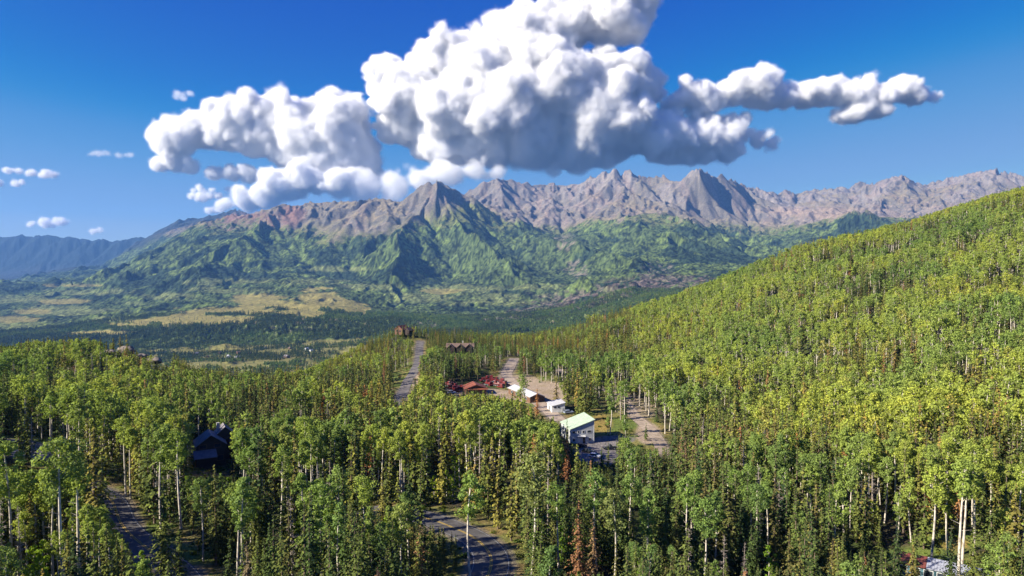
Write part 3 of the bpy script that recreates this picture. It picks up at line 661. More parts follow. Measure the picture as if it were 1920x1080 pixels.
for i in range(len(x)):
    kd = int(kind[i]); nm = KN[kd]; var = rng_.randrange(NV[kd]); H0 = KIT[nm][var][3]
    sc = rng_.uniform(.8, 1.14)*(.92 if y[i] > 350 else 1.0)*(1+.15*(cl2[i]-.5)*2)
    if gv[i] > 620 and y[i] > 430 and gu[i] < 1100: sc *= .72
    Hh = fit_height(x[i], y[i], z[i], H0*sc, 2.2)
    if Hh < 3.2: continue
    if Hh < H0*sc*.5:
        if kd in (0, 3, 4): kd = 2 if rng_.random() < .5 else 1; nm = KN[kd]; var = rng_.randrange(NV[kd]); H0 = KIT[nm][var][3]
    s2 = min(sc, Hh/H0) if kd != 2 else min(rng_.uniform(.7, 1.1), Hh/H0)
    if s2 < .22: continue
    sites.append((float(x[i]), float(y[i]), float(z[i]), s2, rng_.random()*6.283, var, kd))
hp = np.array([(a[0], a[1]) for a in heroes])
sites = [s for s in sites if np.min(np.hypot(hp[:, 0]-s[0], hp[:, 1]-s[1])) > 2.4]
# keep the long bare stem in front of the curving road clear
def in_frame(s):
    Hh = s[3]*KIT[KN[s[6]]][s[5]][3]; u0, vb, _ = project(s[:3]); return -12 < u0 < 1932 and vb-Hh*F/s[1] < 1068
LIM = {0: 300, 1: 300, 2: 120, 3: 200, 4: 120}
near = []; rest = {0: [], 1: [], 2: [], 3: [], 4: []}; cnt = {k: 0 for k in LIM}
for s in heroes: near.append(s); cnt[s[6]] += 1
for s in sorted(sites, key=lambda s: s[1]):
    if in_frame(s) and cnt[s[6]] < LIM[s[6]]: near.append(s); cnt[s[6]] += 1
    else: rest[s[6]].append(s)
print('TREES individual', cnt, 'mass', {k: len(v) for k, v in rest.items()})
# ------------------------------------------------------------------ individual trees
TENS = 'twenty thirty forty fifty sixty seventy eighty ninety'.split()
ORD = 'first second third fourth fifth sixth seventh eighth ninth tenth eleventh twelfth thirteenth fourteenth fifteenth sixteenth seventeenth eighteenth nineteenth twentieth'.split()
ORD += [TENS[i//9]+'-'+ORD[i % 9] for i in range(72)]
MARKS = [(250, 1010, 'the left road'), (893, 1020, 'the curving road'), (650, 1010, 'the roadside thicket'), (1098, 800, 'the grey gabled hall'), (398, 835, 'the dark-roofed house'), (1720, 1065, 'the red-roofed shed'),
         (60, 850, 'the side drive'), (1085, 990, 'the tall rust-red spruce'), (1120, 855, 'the car park'), (1220, 815, 'the dirt track'), (1790, 1000, 'the sunlit glade'), (1400, 1050, 'the bare snags')]
GROUPS = {0: 'aspens of the near forest', 1: 'spruces of the near forest', 2: 'young aspens of the near forest', 3: 'rust-red dying spruces', 4: 'bare dead trees'}
NAMES = {0: 'aspen_tree', 1: 'spruce_tree', 2: 'young_aspen_tree', 3: 'dying_spruce_tree', 4: 'bare_dead_tree'}
NOUN = {0: 'aspen', 1: 'spruce', 2: 'leafy young aspen', 3: 'rust-red dying spruce', 4: 'bare dead tree'}
CATS = {0: 'aspen tree', 1: 'spruce tree', 2: 'young aspen', 3: 'dying spruce', 4: 'dead tree'}
def tree_labels(lst):
    """zone = landmark and side of it; inside a zone trees are counted from the left of the picture"""
    zones = {}
    for i, s in enumerate(lst):
        Hh = s[3]*KIT[KN[s[6]]][s[5]][3]; u0, vb, _ = project(s[:3]); vt = vb-Hh*F/s[1]; vm = min(1070, (vb+vt)/2)
        d, (mu, mv, nm) = min(((math.hypot(u0-m[0], (vm-m[1])*1.6), m) for m in MARKS), key=lambda q: q[0])
        side = 'left of' if u0 < mu-35 else ('right of' if u0 > mu+35 else ('beyond' if vm < mv-12 else 'in front of'))
        dist = 'far ' if d > 170 else ''
        if s[6] in (0, 1): look = KIT[KN[s[6]]][s[5]][2]+' '
        else: look = ''
        row = 'tall' if Hh > 16.5 else ('mid-height' if Hh > 11 else 'low')
        zones.setdefault((s[6], look, row, dist, side, nm), []).append((u0, i))
    lab = {}
    for (kd, look, row, dist, side, nm), v in zones.items():
        v.sort()
        for k, (u0, i) in enumerate(v):
            base = f'{row} {look}{NOUN[kd]}'
            if len(v) == 1: lab[i] = f'{base} {dist}{side} {nm}'
            else: lab[i] = f'{base}, {ORD[min(k, 90)]} from left, {dist}{side} {nm}'
    return lab
LABH = {0: 'lone aspen with long bare pale trunk standing before the curving road', 1: 'big spreading aspen with white trunk at far left beside the left road', 10: 'tall rust-red dead spruce at the bottom centre', 11: 'smaller rust-red spruce just right of the tall rust-red one',
        9: 'bright yellow-green bushy young aspen in the bottom left corner', 12: 'sunlit spire-like spruce with full branches, alone left of the curving road', 17: 'lone round aspen on a bare white trunk above the dark gap, right', 16: 'pointed spire-like spruce just left of the red-roofed shed', 35: 'small rust-red spruce alone on the bare dirt bank', 6: 'tall dark spruce standing close on the left side of the left road'}
labs = tree_labels(near)
for i, s in enumerate(near):
    kit = KIT[KN[s[6]]][s[5]]
    root = bpy.data.objects.new(NAMES[s[6]], None); S.collection.objects.link(root); root.empty_display_size = .5
    root.location = (s[0], s[1], s[2]); root.rotation_euler = (0, 0, s[4]); root.scale = (s[3],)*3
    root['label'] = LABH.get(i, labs[i]); root['category'] = CATS[s[6]]; root['group'] = GROUPS[s[6]]
    for me, nm in ((kit[0], 'trunk'), (kit[1], 'crown')):
        c = bpy.data.objects.new(nm, me); S.collection.objects.link(c); c.parent = root
# ------------------------------------------------------------------ the rest of the wood
def rows(v): return [(s[0], s[1], s[2], s[3], s[4], s[5]) for s in v]
scatter('aspen_forest', rows(rest[0]), FAR_KIT['aspen'], 'dense green aspen forest covering the right hillside and the plateau')
scatter('spruce_forest', rows(rest[1]), FAR_KIT['spruce'], 'olive and dark spruces mixed through the forest on the plateau')
def pair(kn): return [combined(kn+'_mass', (lambda m: (np.array([v.co[:] for v in m.vertices]), np.array([p.vertices[:] for p in m.polygons])))(t[0]), (lambda m: (np.array([v.co[:] for v in m.vertices]), np.array([p.vertices[:] for p in m.polygons])))(t[1]), t[0].materials[0], t[1].materials[0]) for t in KIT[kn]]
if rest[2]: scatter('young_aspen_thicket', rows(rest[2]), pair('young'), 'thickets of young bright green aspens among the taller trees')
if rest[3]: scatter('dying_spruce_stand', rows(rest[3]), pair('rust'), 'scattered rust-red dying spruces through the far forest')
if rest[4]: scatter('dead_tree_stand', rows(rest[4]), pair('snag'), 'scattered bare grey dead trees through the far forest')
rs = np.random.RandomState(5)
sx = []; 
for (y0, y1, sp) in ((75, 260, 2.6), (260, 480, 4.2)):
    for yy in np.arange(y0, y1, sp):
        xs = np.arange(-.8*yy-10, .8*yy+10, sp); sx.append(np.stack([xs+rs.uniform(-.5, .5, len(xs))*sp, yy+rs.uniform(-.5, .5, len(xs))*sp], 1))
sx = np.concatenate(sx); sz = h_near(sx[:, 0], sx[:, 1]); su, sv, _ = project((sx[:, 0], sx[:, 1], sz)); k = (road_dist(sx[:, 0], sx[:, 1])-3.5 > .8) & (rs.rand(len(sx)) < .8)
for (bu, bv, ru, rv) in [(1120, 850, 40, 17), (1098, 822, 30, 18), (960, 740, 46, 10), (888, 733, 58, 12), (1020, 737, 44, 20), (955, 705, 18, 24), (1725, 1080, 66, 34), (1215, 812, 20, 20), (60, 850, 36, 12), (1045, 770, 24, 12)]: k &= ((su-bu)/ru)**2+((sv-bv)/rv)**2 > 1
sx = sx[k]; sz = sz[k]; q = rs.rand(len(sx))
scatter('undergrowth', np.stack([sx[:, 0], sx[:, 1], sz, .35+.9*q**2.2, rs.rand(len(sx))*6.28, rs.randint(0, 3, len(sx))], 1), SHRUBS, 'low shrubs, saplings and grass tufts on the forest floor')
# ------------------------------------------------------------------ buildings, vehicles and small things
def pm(name, col, rough=.6, spec=.3, metal=0, var=.12, scale=2.0):
    t = NT(name); tc = t.n('ShaderNodeTexCoord').outputs['Object']; nz = t.noise(scale, 4, .6, tc)
    c1 = tuple(c*(1-var) for c in col); c2 = tuple(min(1, c*(1+var)) for c in col)
    t.bsdf(t.ramp(nz, [(.35, c1), (.65, c2)]), rough, spec, metal); return t.m
def ribbed(name, col, pitch=.45, axis=0, rough=.45, var=.2, metal=0.0, spec=.4):
    t = NT(name); tc = t.n('ShaderNodeTexCoord').outputs['Object']; w = t.n('ShaderNodeTexWave', wave_type='BANDS', bands_direction='XYZ'[axis]); w.inputs['Scale'].default_value = 1/pitch/3.2; t.l(tc, w.inputs['Vector'])
    nz = t.noise(.7, 4, .6, tc)
    c = t.mix(1, t.ramp(w.outputs['Fac'], [(0, tuple(k*(1-var) for k in col)), (.3, col)]), t.ramp(nz, [(.3, (.8, .8, .8)), (.7, (1.1, 1.1, 1.1))]), 'MULTIPLY')
    t.bsdf(c, rough, spec, metal, bump=w.outputs['Fac'], bstr=.4, bdist=.05); return t.m
M = dict(grey_wall=ribbed('grey_siding', (.50, .52, .51), .35, 2, .7, .12), white_wall=ribbed('white_siding', (.66, .66, .63), .35, 2, .7, .12), green_roof=ribbed('pale_green_metal', (.42, .52, .36), .5, 0, .4, .15),
         white_roof=ribbed('white_metal', (.5, .5, .49), .5, 0, .4, .16), red_roof=ribbed('red_brown_roof', (.27, .085, .045), .4, 0, .7, .3), brown_roof=ribbed('brown_shingle', (.17, .115, .085), .35, 1, .85, .3), violet_roof=ribbed('slate_metal', (.22, .2, .2), .4, 0, .7, .3),
         log=ribbed('log_wall', (.16, .085, .05), .3, 2, .8, .4), dark_wood=ribbed('dark_timber', (.055, .038, .03), .3, 2, .8, .3), glass=pm('window_glass', (.03, .04, .05), .08, .6, 0, .3), trim=pm('white_trim', (.6, .6, .58)), brown_trim=pm('brown_trim', (.2, .1, .05)),
         teal=ribbed('teal_panel', (.10, .20, .24), .6, 0, .4, .3), brick_red=ribbed('bright_red_roof', (.2, .06, .045), .5, 0, .5, .2), tin=ribbed('tin_roof', (.36, .38, .44), .5, 0, .4, .3),
         red=pm('red_paint', (.15, .02, .02), .35, .5), black=pm('black_rubber', (.015, .015, .015), .8), car_black=pm('black_paint', (.012, .013, .016), .2, .6), car_white=pm('white_paint_car', (.62, .63, .65), .25, .5), car_blue=pm('pale_blue_paint', (.3, .36, .46), .25, .5), steel=pm('steel', (.35, .35, .36), .4, .5, .6),
         yellow=pm('sign_yellow', (.75, .42, .02), .5), rock=pm('pale_rock', (.2, .17, .14), .9, .1, 0, .4, .6), lamp=pm('lamp_lens', (.6, .6, .55), .1, .6), stone=pm('concrete', (.4, .38, .35), .9, .1))
def box(x0, x1, y0, y1, z0, z1):
    v = [(x, y, z) for z in (z0, z1) for x, y in ((x0, y0), (x1, y0), (x1, y1), (x0, y1))]
    return np.array(v, float), np.array([(0, 3, 2, 1), (4, 5, 6, 7), (0, 1, 5, 4), (1, 2, 6, 5), (2, 3, 7, 6), (3, 0, 4, 7)])
def prism(poly, y0, y1):
    """quad profile in x,z swept along y"""
    n = len(poly); v = [(x, y0, z) for x, z in poly]+[(x, y1, z) for x, z in poly]
    f = [(0, 1, 2, 3), (7, 6, 5, 4)]+[(i, i+n, (i+1) % n+n, (i+1) % n) for i in range(n)]
    return np.array(v, float), np.array(f)
def slab(a, b, c, d, t=.25):
    """thin plate under the quad a b c d"""
    q = np.array([a, b, c, d], float); n = np.cross(q[1]-q[0], q[3]-q[0]); n /= np.linalg.norm(n); n = n if n[2] > 0 else -n
    v = np.concatenate([q, q-n*t]); return v, np.array([(0, 1, 2, 3), (7, 6, 5, 4), (0, 4, 5, 1), (1, 5, 6, 2), (2, 6, 7, 3), (3, 7, 4, 0)])
def cyl(c, r, l, axis='x', n=12):
    p = {'x': [(c[0]-l/2, c[1], c[2]), (c[0]+l/2, c[1], c[2])], 'y': [(c[0], c[1]-l/2, c[2]), (c[0], c[1]+l/2, c[2])], 'z': [(c[0], c[1], c[2]-l/2), (c[0], c[1], c[2]+l/2)]}[axis]
    v, f = tube([p[0], p[0], p[1], p[1]] if False else p, [r, r], n)
    k = len(v); v = np.concatenate([v, [p[0], p[1]]]); caps = [(k, (j+1) % n, j, j) for j in range(n)]+[(k+1, n+j, n+(j+1) % n, n+(j+1) % n) for j in range(n)]
    return v, np.concatenate([f, [(a, b, c_, c_) for a, b, c_, _ in caps]])
def mk(name, parts, mat, parent, smooth=False, bevel=0):
    if isinstance(parts, tuple): parts = [parts]
    V, Fc = join(parts); me = bpy.data.meshes.new(name); me.from_pydata([tuple(v) for v in V], [], [tuple(dict.fromkeys(int(i) for i in f)) for f in Fc]); me.materials.append(mat); me.update()
    o = bpy.data.objects.new(name, me); S.collection.objects.link(o); o.parent = parent
    if smooth:
        for p in me.polygons: p.use_smooth = True
    if bevel: b = o.modifiers.new('bevel', 'BEVEL'); b.width = bevel; b.segments = 2
    return o
def thing(name, label, cat, loc, rz=0, group=None, scale=1):
    o = bpy.data.objects.new(name, None); S.collection.objects.link(o); o.location = loc; o.rotation_euler = (0, 0, rz); o.scale = (scale,)*3
    o['label'] = label; o['category'] = cat
    if group: o['group'] = group
    return o
def window(parent, x0, x1, z0, z1, y, face='y', trim=None, name='window'):
    """face 'y': on a wall facing -y at y; 'x': on a wall facing -x at x=y"""
    if face == 'y':
        f = mk(name, [box(x0-.1, x0, y-.07, y+.05, z0-.1, z1+.1), box(x1, x1+.1, y-.07, y+.05, z0-.1, z1+.1), box(x0, x1, y-.07, y+.05, z1, z1+.1), box(x0, x1, y-.07, y+.05, z0-.1, z0)], trim or M['trim'], parent)
        mk('pane', box(x0, x1, y-.03, y+.04, z0, z1), M['glass'], f)
    else:
        f = mk(name, [box(y-.07, y+.05, x0-.1, x0, z0-.1, z1+.1), box(y-.07, y+.05, x1, x1+.1, z0-.1, z1+.1), box(y-.07, y+.05, x0, x1, z1, z1+.1), box(y-.07, y+.05, x0, x1, z0-.1, z0)], trim or M['trim'], parent)
        mk('pane', box(y-.03, y+.04, x0, x1, z0, z1), M['glass'], f)
def gz(x, y): return float(h_near(np.array([x]), np.array([y]))[0])
def mono(parent, W, D, hl, hr, wall, roof, over=.35, base=-1.5):
    mk('wall', prism([(0, base), (W, base), (W, hr), (0, hl)], 0, D), wall, parent)
    s = (hr-hl)/W
    mk('roof', slab((-over, -over, hl-over*s+.22), (W+over, -over, hr+over*s+.22), (W+over, D+over, hr+over*s+.22), (-over, D+over, hl-over*s+.22), .2), roof, parent)
def gable(parent, W, D, he, hr, wall, roof, over=.5, base=-1.5, y0=0, x0=0, nm='roof'):
    """ridge along y"""
    x1 = x0+W; xm = (x0+x1)/2; y1 = y0+D
    mk('wall', [prism([(x0, base), (x1, base), (x1, he), (x0, he)], y0, y1), prism([(x0, he), (x1, he), (xm+.01, hr), (xm-.01, hr)], y0, y1)], wall, parent)
    s = (hr-he)/(W/2)
    return mk(nm, [slab((x0-over, y0-over, he-over*s+.2), (xm, y0-over, hr+.2), (xm, y1+over, hr+.2), (x0-over, y1+over, he-over*s+.2), .2), slab((xm, y0-over, hr+.2), (x1+over, y0-over, he-over*s+.2), (x1+over, y1+over, he-over*s+.2), (xm, y1+over, hr+.2), .2)], roof, parent)
# grey hall
t = thing('hall', 'grey sided hall with pale green lean-to roof beside the car park', 'building', (22.8, 265, gz(27, 268)), math.atan2(.22, .975))
mono(t, 9.8, 13, 5.6, 8.9, M['grey_wall'], M['green_roof'])
for a, b in ((.9, 2.2), (3.0, 3.8), (5.0, 5.9), (7.0, 8.6)): window(t, a, b, 4.0, 4.9, 0)
for a, b in ((1.0, 2.0), (7.6, 8.6)): window(t, a, b, .9, 1.9, 0)
mk('canopy', slab((3.0, -.9, 2.75), (6.2, -.9, 2.75), (6.2, 0, 3.0), (3.0, 0, 3.0), .12), M['trim'], t)
for x in (3.2, 5.2): d = mk('door', box(x, x+1.0, -.06, .05, 0, 2.2), M['dark_wood'] if x > 4 else M['white_wall'], t); mk('handle', box(x+.8, x+.87, -.12, -.06, 1, 1.15), M['steel'], d)
for y in (2, 5.5, 9): window(t, y, y+1.4, 3.2, 4.2, 0, 'x')
mk('corner_trim', [box(-.06, .12, -.06, .12, -1, 5.55), box(9.68, 9.86, -.06, .12, -1, 8.75)], M['trim'], t)
# white annex
ax_, ay_ = 78/1280*316, 316
t = thing('annex', 'small white annex with two dark windows behind the grey hall', 'building', (ax_-.6, ay_, gz(ax_+2, ay_+2)), .2)
mono(t, 6.2, 9, 3.0, 4.3, M['white_wall'], M['white_roof']); window(t, 1.0, 2.2, 2.0, 2.8, 0); window(t, 2.8, 4.0, 2.0, 2.8, 0)
d = mk('door', box(4.7, 5.6, -.06, .05, 0, 2.1), M['grey_wall'], t); mk('handle', box(5.4, 5.47, -.12, -.06, 1, 1.15), M['steel'], d)
# long metal roofed shed
x0, y0_ = 9.0, 337
t = thing('long_shed', 'long open shed with a bright white metal roof beside the gravel lane', 'building', (x0, y0_, gz(3, 352)), .40)
gable(t, 7.5, 28, 3.0, 4.4, M['log'], M['white_roof']); mk('door', box(1.5, 4.5, -.05, .05, 0, 2.8), M['dark_wood'], t); mk('door', box(5.2, 8, -.05, .05, 0, 2.8), M['dark_wood'], t)
for y in (4, 10, 16, 22): window(t, y, y+2.2, .9, 2.2, 0, 'x')
# red-roofed cabin
t = thing('log_cabin', 'log cabin with a rusty red roof among red machines', 'cabin', (-24.5, 362, gz(-20, 366)), .22)
gable(t, 11, 9.5, 3.3, 5.3, M['log'], M['red_roof'], over=.9)
for x in (.3, 3.6, 7.1, 10.5): mk('post', box(x-.12, x+.12, -1.6, -1.36, -1, 3.0), M['log'], t)
mk('porch_roof', slab((-.6, -1.9, 2.9), (11.6, -1.9, 2.9), (11.6, -.05, 3.5), (-.6, -.05, 3.5), .15), M['red_roof'], t)
for a in (1.2, 7.4): window(t, a, a+1.6, 1.0, 2.2, 0, trim=M['brown_trim'])
d = mk('door', box(4.6, 5.8, -.06, .05, 0, 2.2), M['dark_wood'], t); mk('handle', box(5.6, 5.68, -.12, -.06, 1, 1.15), M['steel'], d)
window(t, 3, 4.6, 1, 2.2, 0, 'x', trim=M['brown_trim'])
# knoll house
kx = (744-960)/1280*596
t = thing('knoll_house', 'small dark house with a red-brown gable roof on the treed knoll', 'house', (kx-1, 590, float(zof(624, 590))), -.45)
gable(t, 8, 10, 3.2, 6.2, M['log'], M['red_roof']); gable(t, 5.5, 7, 2.4, 4.4, M['dark_wood'], M['brown_roof'], x0=8.2, y0=1.5, nm='roof')
window(t, 1.5, 3.2, 1, 2.3, 0, trim=M['brown_trim']); window(t, 4.6, 6.3, 1, 2.3, 0, trim=M['brown_trim'])
# lodge with three gables
lx = (838-960)/1280*512
t = thing('lodge', 'wide brown lodge with three gabled dormers at the wood edge', 'house', (lx, 508, float(zof(658, 508))), .05)
mk('wall', box(0, 20, 0, 8, -2, 3.0), M['dark_wood'], t)
mk('roof', [slab((-.6, -.7, 2.9), (20.6, -.7, 2.9), (20.6, 4, 5.4), (-.6, 4, 5.4), .2), slab((-.6, 4, 5.4), (20.6, 4, 5.4), (20.6, 8.7, 2.9), (-.6, 8.7, 2.9), .2)], M['brown_roof'], t)
for i, x in enumerate((.5, 7.5, 14.0)): g_ = thing('dormer', '', '', (x, -1.6, 0)); g_.parent = t; del g_['label'], g_['category']; gable(g_, 5, 5.5, 2.6, 4.9, M['dark_wood'], M['brown_roof'], base=-2, nm='roof'); window(g_, 1.6, 3.4, .8, 2.2, 0, trim=M['brown_trim'])
mk('chimney', box(11.5, 12.4, 4.4, 5.2, 4, 7.0), M['stone'], t)
# dark house on the left
hx = (368-960)/1280*226
t = thing('dark_house', 'dark timber house with slate-grey roofs half hidden in spruces', 'house', (hx, 224, gz(hx+5, 228)), .5)
gable(t, 9, 9, 7.0, 10.2, M['dark_wood'], M['violet_roof'], base=-3); gable(t, 6, 6, 8.6, 11.2, M['dark_wood'], M['violet_roof'], x0=6.5, y0=6, base=-3); 
mk('roof', slab((-1, -5, 4.0), (6, -5, 4.0), (6, -.1, 5.6), (-1, -.1, 5.6), .2), M['violet_roof'], t); mk('wall', box(-.5, 5.5, -4.5, -.02, -3, 3.9), M['dark_wood'], t)
for a in (1, 5.5): window(t, a, a+2, 6.0, 7.2, 0, trim=M['brown_trim'])
window(t, 6.3, 8.3, 1.5, 3.2, 0, trim=M['brown_trim']); window(t, 2, 4, 4.5, 6, 0, 'x', trim=M['brown_trim'])
mk('chimney', box(7, 8, 8, 9, 9, 12.4), M['stone'], t)
# shed at the bottom right
sx0, sy0, sz0 = ground_at(1690, 1078, h_near)
t = thing('roadside_shed', 'long low shed with a red and tin roof and blue-green glazed front, bottom right', 'shed', (sx0-1, sy0+1, sz0), -.62)
mk('wall', box(0, 19, 0, 3.6, -2, 2.5), M['teal'], t)
mk('roof', slab((-.3, -.4, 2.55), (5.6, -.4, 2.55), (5.6, 4, 3.3), (-.3, 4, 3.3), .15), M['brick_red'], t); mk('roof', slab((5.65, -.4, 2.55), (19.3, -.4, 2.55), (19.3, 4, 3.3), (5.65, 4, 3.3), .15), M['tin'], t)
for i in range(8): window(t, .8+i*2.25, 2.3+i*2.25, .6, 2.0, 0)
mk('post', box(-.15, .05, -.1, .1, -2, 2.6), M['trim'], t)
# vehicles
def car(label, loc, rz, paint, kind='parked_car', cat='car', group='cars parked by the grey hall', L=4.6, H=1.5, bed=False):
    t = thing(kind, label, cat, loc, rz, group); w = .9
    body = mk('body', [prism([(-L/2, .35), (L/2, .35), (L/2, .82), (-L/2, .88)], -w, w), prism([(L*.18, .8), (L*.48, .78), (L*.46, .9), (L*.2, .98)], -w*.95, w*.95)], paint, t, bevel=.07)
    cx0, cx1 = (-L*.05, L*.22) if bed else (-L*.42, L*.22)
    mk('cabin', prism([(cx0, .86), (cx1, .86), (cx1-.55, H), (cx0+(.1 if bed else .4), H)], -w*.86, w*.86), M['glass'], t, bevel=.06)
    mk('roof', prism([(cx0+(.1 if bed else .38), H-.02), (cx1-.53, H-.02), (cx1-.62, H+.05), (cx0+(.2 if bed else .5), H+.05)], -w*.8, w*.8), paint, t, bevel=.02)
    for sx_ in (-1, 1):
        for sy_ in (-1, 1):
            wh = mk('wheel', cyl((sx_*L*.31, sy_*w*.92, .34), .34, .24, 'y'), M['black'], t); mk('rim', cyl((sx_*L*.31, sy_*(w*.92+.1), .34), .2, .1, 'y'), M['steel'], wh)
    for sy_ in (-1, 1): mk('headlight', box(L/2-.03, L/2+.03, sy_*.65-.16, sy_*.65+.16, .6, .75), M['lamp'], t); mk('taillight', box(-L/2-.03, -L/2+.03, sy_*.7-.12, sy_*.7+.12, .62, .8), M['red'], t)
    return t
def at_px(u, v): x, y, z = ground_at(u, v, h_near); return (x, y, z+.05)
car('black pickup truck parked at the right edge of the car park', at_px(1143, 842), .15, M['car_black'], 'pickup_truck', 'pickup truck', L=5.4, H=1.75, bed=True)
car('black car parked close to the front wall of the grey hall', at_px(1089, 839), .4, M['car_black'])
car('black car in the middle row of the car park', at_px(1103, 849), -.5, M['car_black'])
car('white car at the near edge of the car park', at_px(1115, 858), -.4, M['car_white'])
car('pale blue car beside the white annex behind the grey hall', at_px(1066, 775), .3, M['car_blue'])
car('white car beside the left pile of red machines', at_px(847, 738), .2, M['car_white'])
def machine(label, loc, rz, s=1):
    t = thing('snow_groomer', label, 'snow groomer', loc, rz, 'red machines parked around the log cabin', s)
    mk('body', [box(-2.4, 2.2, -1.0, 1.0, .7, 1.5), box(-2.4, -.6, -.95, .95, 1.5, 2.0)], M['red'], t, bevel=.08)
    cb = mk('cab', prism([(.0, 1.5), (2.0, 1.5), (1.6, 2.9), (.2, 2.9)], -.95, .95), M['red'], t, bevel=.08)
    mk('window', prism([(.95, 1.75), (1.96, 1.7), (1.68, 2.7), (1.0, 2.75)], -.99, .99), M['glass'], cb)
    for sy_ in (-1, 1):
        tr_ = mk('track', [box(-2.3, 2.1, sy_*1.45-.4, sy_*1.45+.4, .05, .85)], M['black'], t, bevel=.15)
        for k in range(4): mk('wheel', cyl((-1.7+k*1.1, sy_*1.88, .45), .33, .08, 'y', 10), M['steel'], tr_)
    mk('blade', prism([(2.9, .1), (3.1, .1), (3.25, 1.2), (3.0, 1.2)], -2.1, 2.1), M['red'], t); mk('arm', [box(2.0, 3.0, -.9, -.7, .5, .7), box(2.0, 3.0, .7, .9, .5, .7)], M['steel'], t)
    mk('tiller', box(-3.6, -2.6, -2, 2, .1, .7), M['red'], t)
    return t
W_ = ['far left end of the machines left of the cabin', 'second machine from the far left', 'in the middle of the left machines', 'nearest the left wall of the cabin', 'front row, left of the cabin',
      'directly behind the right gable of the cabin', 'first of the back row right of the cabin', 'second of the back row right of the cabin', 'right end of the back row beside the gravel lane', 'front row right of the cabin', 'nearest the lane in the front row', 'closest to the cabin porch on the right']
for n_, ((u, v), lb) in enumerate(zip([(840, 724), (848, 727), (856, 729), (864, 731), (853, 733), (911, 714), (921, 713), (929, 716), (941, 719), (931, 723), (944, 725), (916, 722)], W_)):
    machine('red tracked groomer, '+lb, at_px(u, v), (n_*1.37) % 3.1-.4)
machine('lone small red tracked machine on the dirt bank by the white shed', at_px(974, 741), .8, .8)
# signs, tank, rocks
x, y, z = ground_at(371, 1040, h_near)
t = thing('road_sign', 'yellow diamond warning sign on a post beside the left road', 'road sign', (x, y, z))
mk('post', box(-.05, .05, -.05, .05, -.5, 2.6), M['steel'], t)
v = np.array([(0, -.08, 1.75), (.55, -.08, 2.3), (0, -.08, 2.85), (-.55, -.08, 2.3), (0, -.06, 1.75), (.55, -.06, 2.3), (0, -.06, 2.85), (-.55, -.06, 2.3)]); sg = mk('panel', (v, np.array([(0, 1, 2, 3), (7, 6, 5, 4), (0, 4, 5, 1), (1, 5, 6, 2), (2, 6, 7, 3), (3, 7, 4, 0)])), M['yellow'], t)
mk('arrow', [box(-.05, .05, -.1, -.08, 2.0, 2.35), box(-.16, .05, -.1, -.08, 2.35, 2.45), box(-.18, -.08, -.1, -.08, 2.45, 2.6)], M['black'], sg)
tx, ty = (104-960)/1280*300, 300; tz = gz(tx, ty)
t = thing('water_tank', 'small white domed water tank standing among trees at upper left', 'water tank', (tx, ty, tz+6)); 
a_ = [(2.1, 0), (2.1, 2.4), (1.8, 3.0), (1.1, 3.5), (.05, 3.7)]
V = []; 
for r_, z_ in a_: V += [(r_*cos(2*pi*k/20), r_*sin(2*pi*k/20), z_) for k in range(20)]
mk('tank', (np.array(V), np.array([(i*20+j, i*20+(j+1) % 20, (i+1)*20+(j+1) % 20, (i+1)*20+j) for i in range(4) for j in range(20)])), M['trim'], t, smooth=True); mk('stand', [box(sx_*1.3-.15, sx_*1.3+.15, sy_*1.3-.15, sy_*1.3+.15, -7, 0) for sx_ in (-1, 1) for sy_ in (-1, 1)]+[box(-1.6, 1.6, -1.6, 1.6, -.3, 0)], M['steel'], t)
def rock_ob(u, v, Y, s, seed, label):
    rs = np.random.RandomState(seed); n, m = 14, 22; V = []
    for i in range(n):
        th = pi*i/(n-1)
        for j in range(m):
            ph = 2*pi*j/m; d = np.array([sin(th)*cos(ph)*1.6, sin(th)*sin(ph), cos(th)*.8])
            V.append(d)
    V = np.array(V); r = .65+.7*fbm(V[:, 0]*1.5+seed*3, V[:, 1]*1.5+V[:, 2]*2.3, 4, seed); V = V*r[:, None]*s
    Fc = np.array([(i*m+j, i*m+(j+1) % m, (i+1)*m+(j+1) % m, (i+1)*m+j) for i in range(n-1) for j in range(m)])
    o = mesh_np('rock', V, Fc, [M['rock']]); o.location = ((u-960)/F*Y, Y, float(zof(v, Y))); o['label'] = label; o['category'] = 'rock'; o['group'] = 'pale rocks on the left knoll'; return o
rock_ob(233, 657, 430, 3.4, 1, 'pale rock outcrop on top of the left knoll under dark pines'); rock_ob(286, 676, 425, 2.8, 2, 'pale boulder lower on the right side of the left knoll'); rock_ob(205, 660, 432, 2.2, 3, 'small pale rock just left of the knoll-top outcrop'); rock_ob(262, 668, 428, 2.2, 4, 'small pale rock between the two larger knoll rocks')
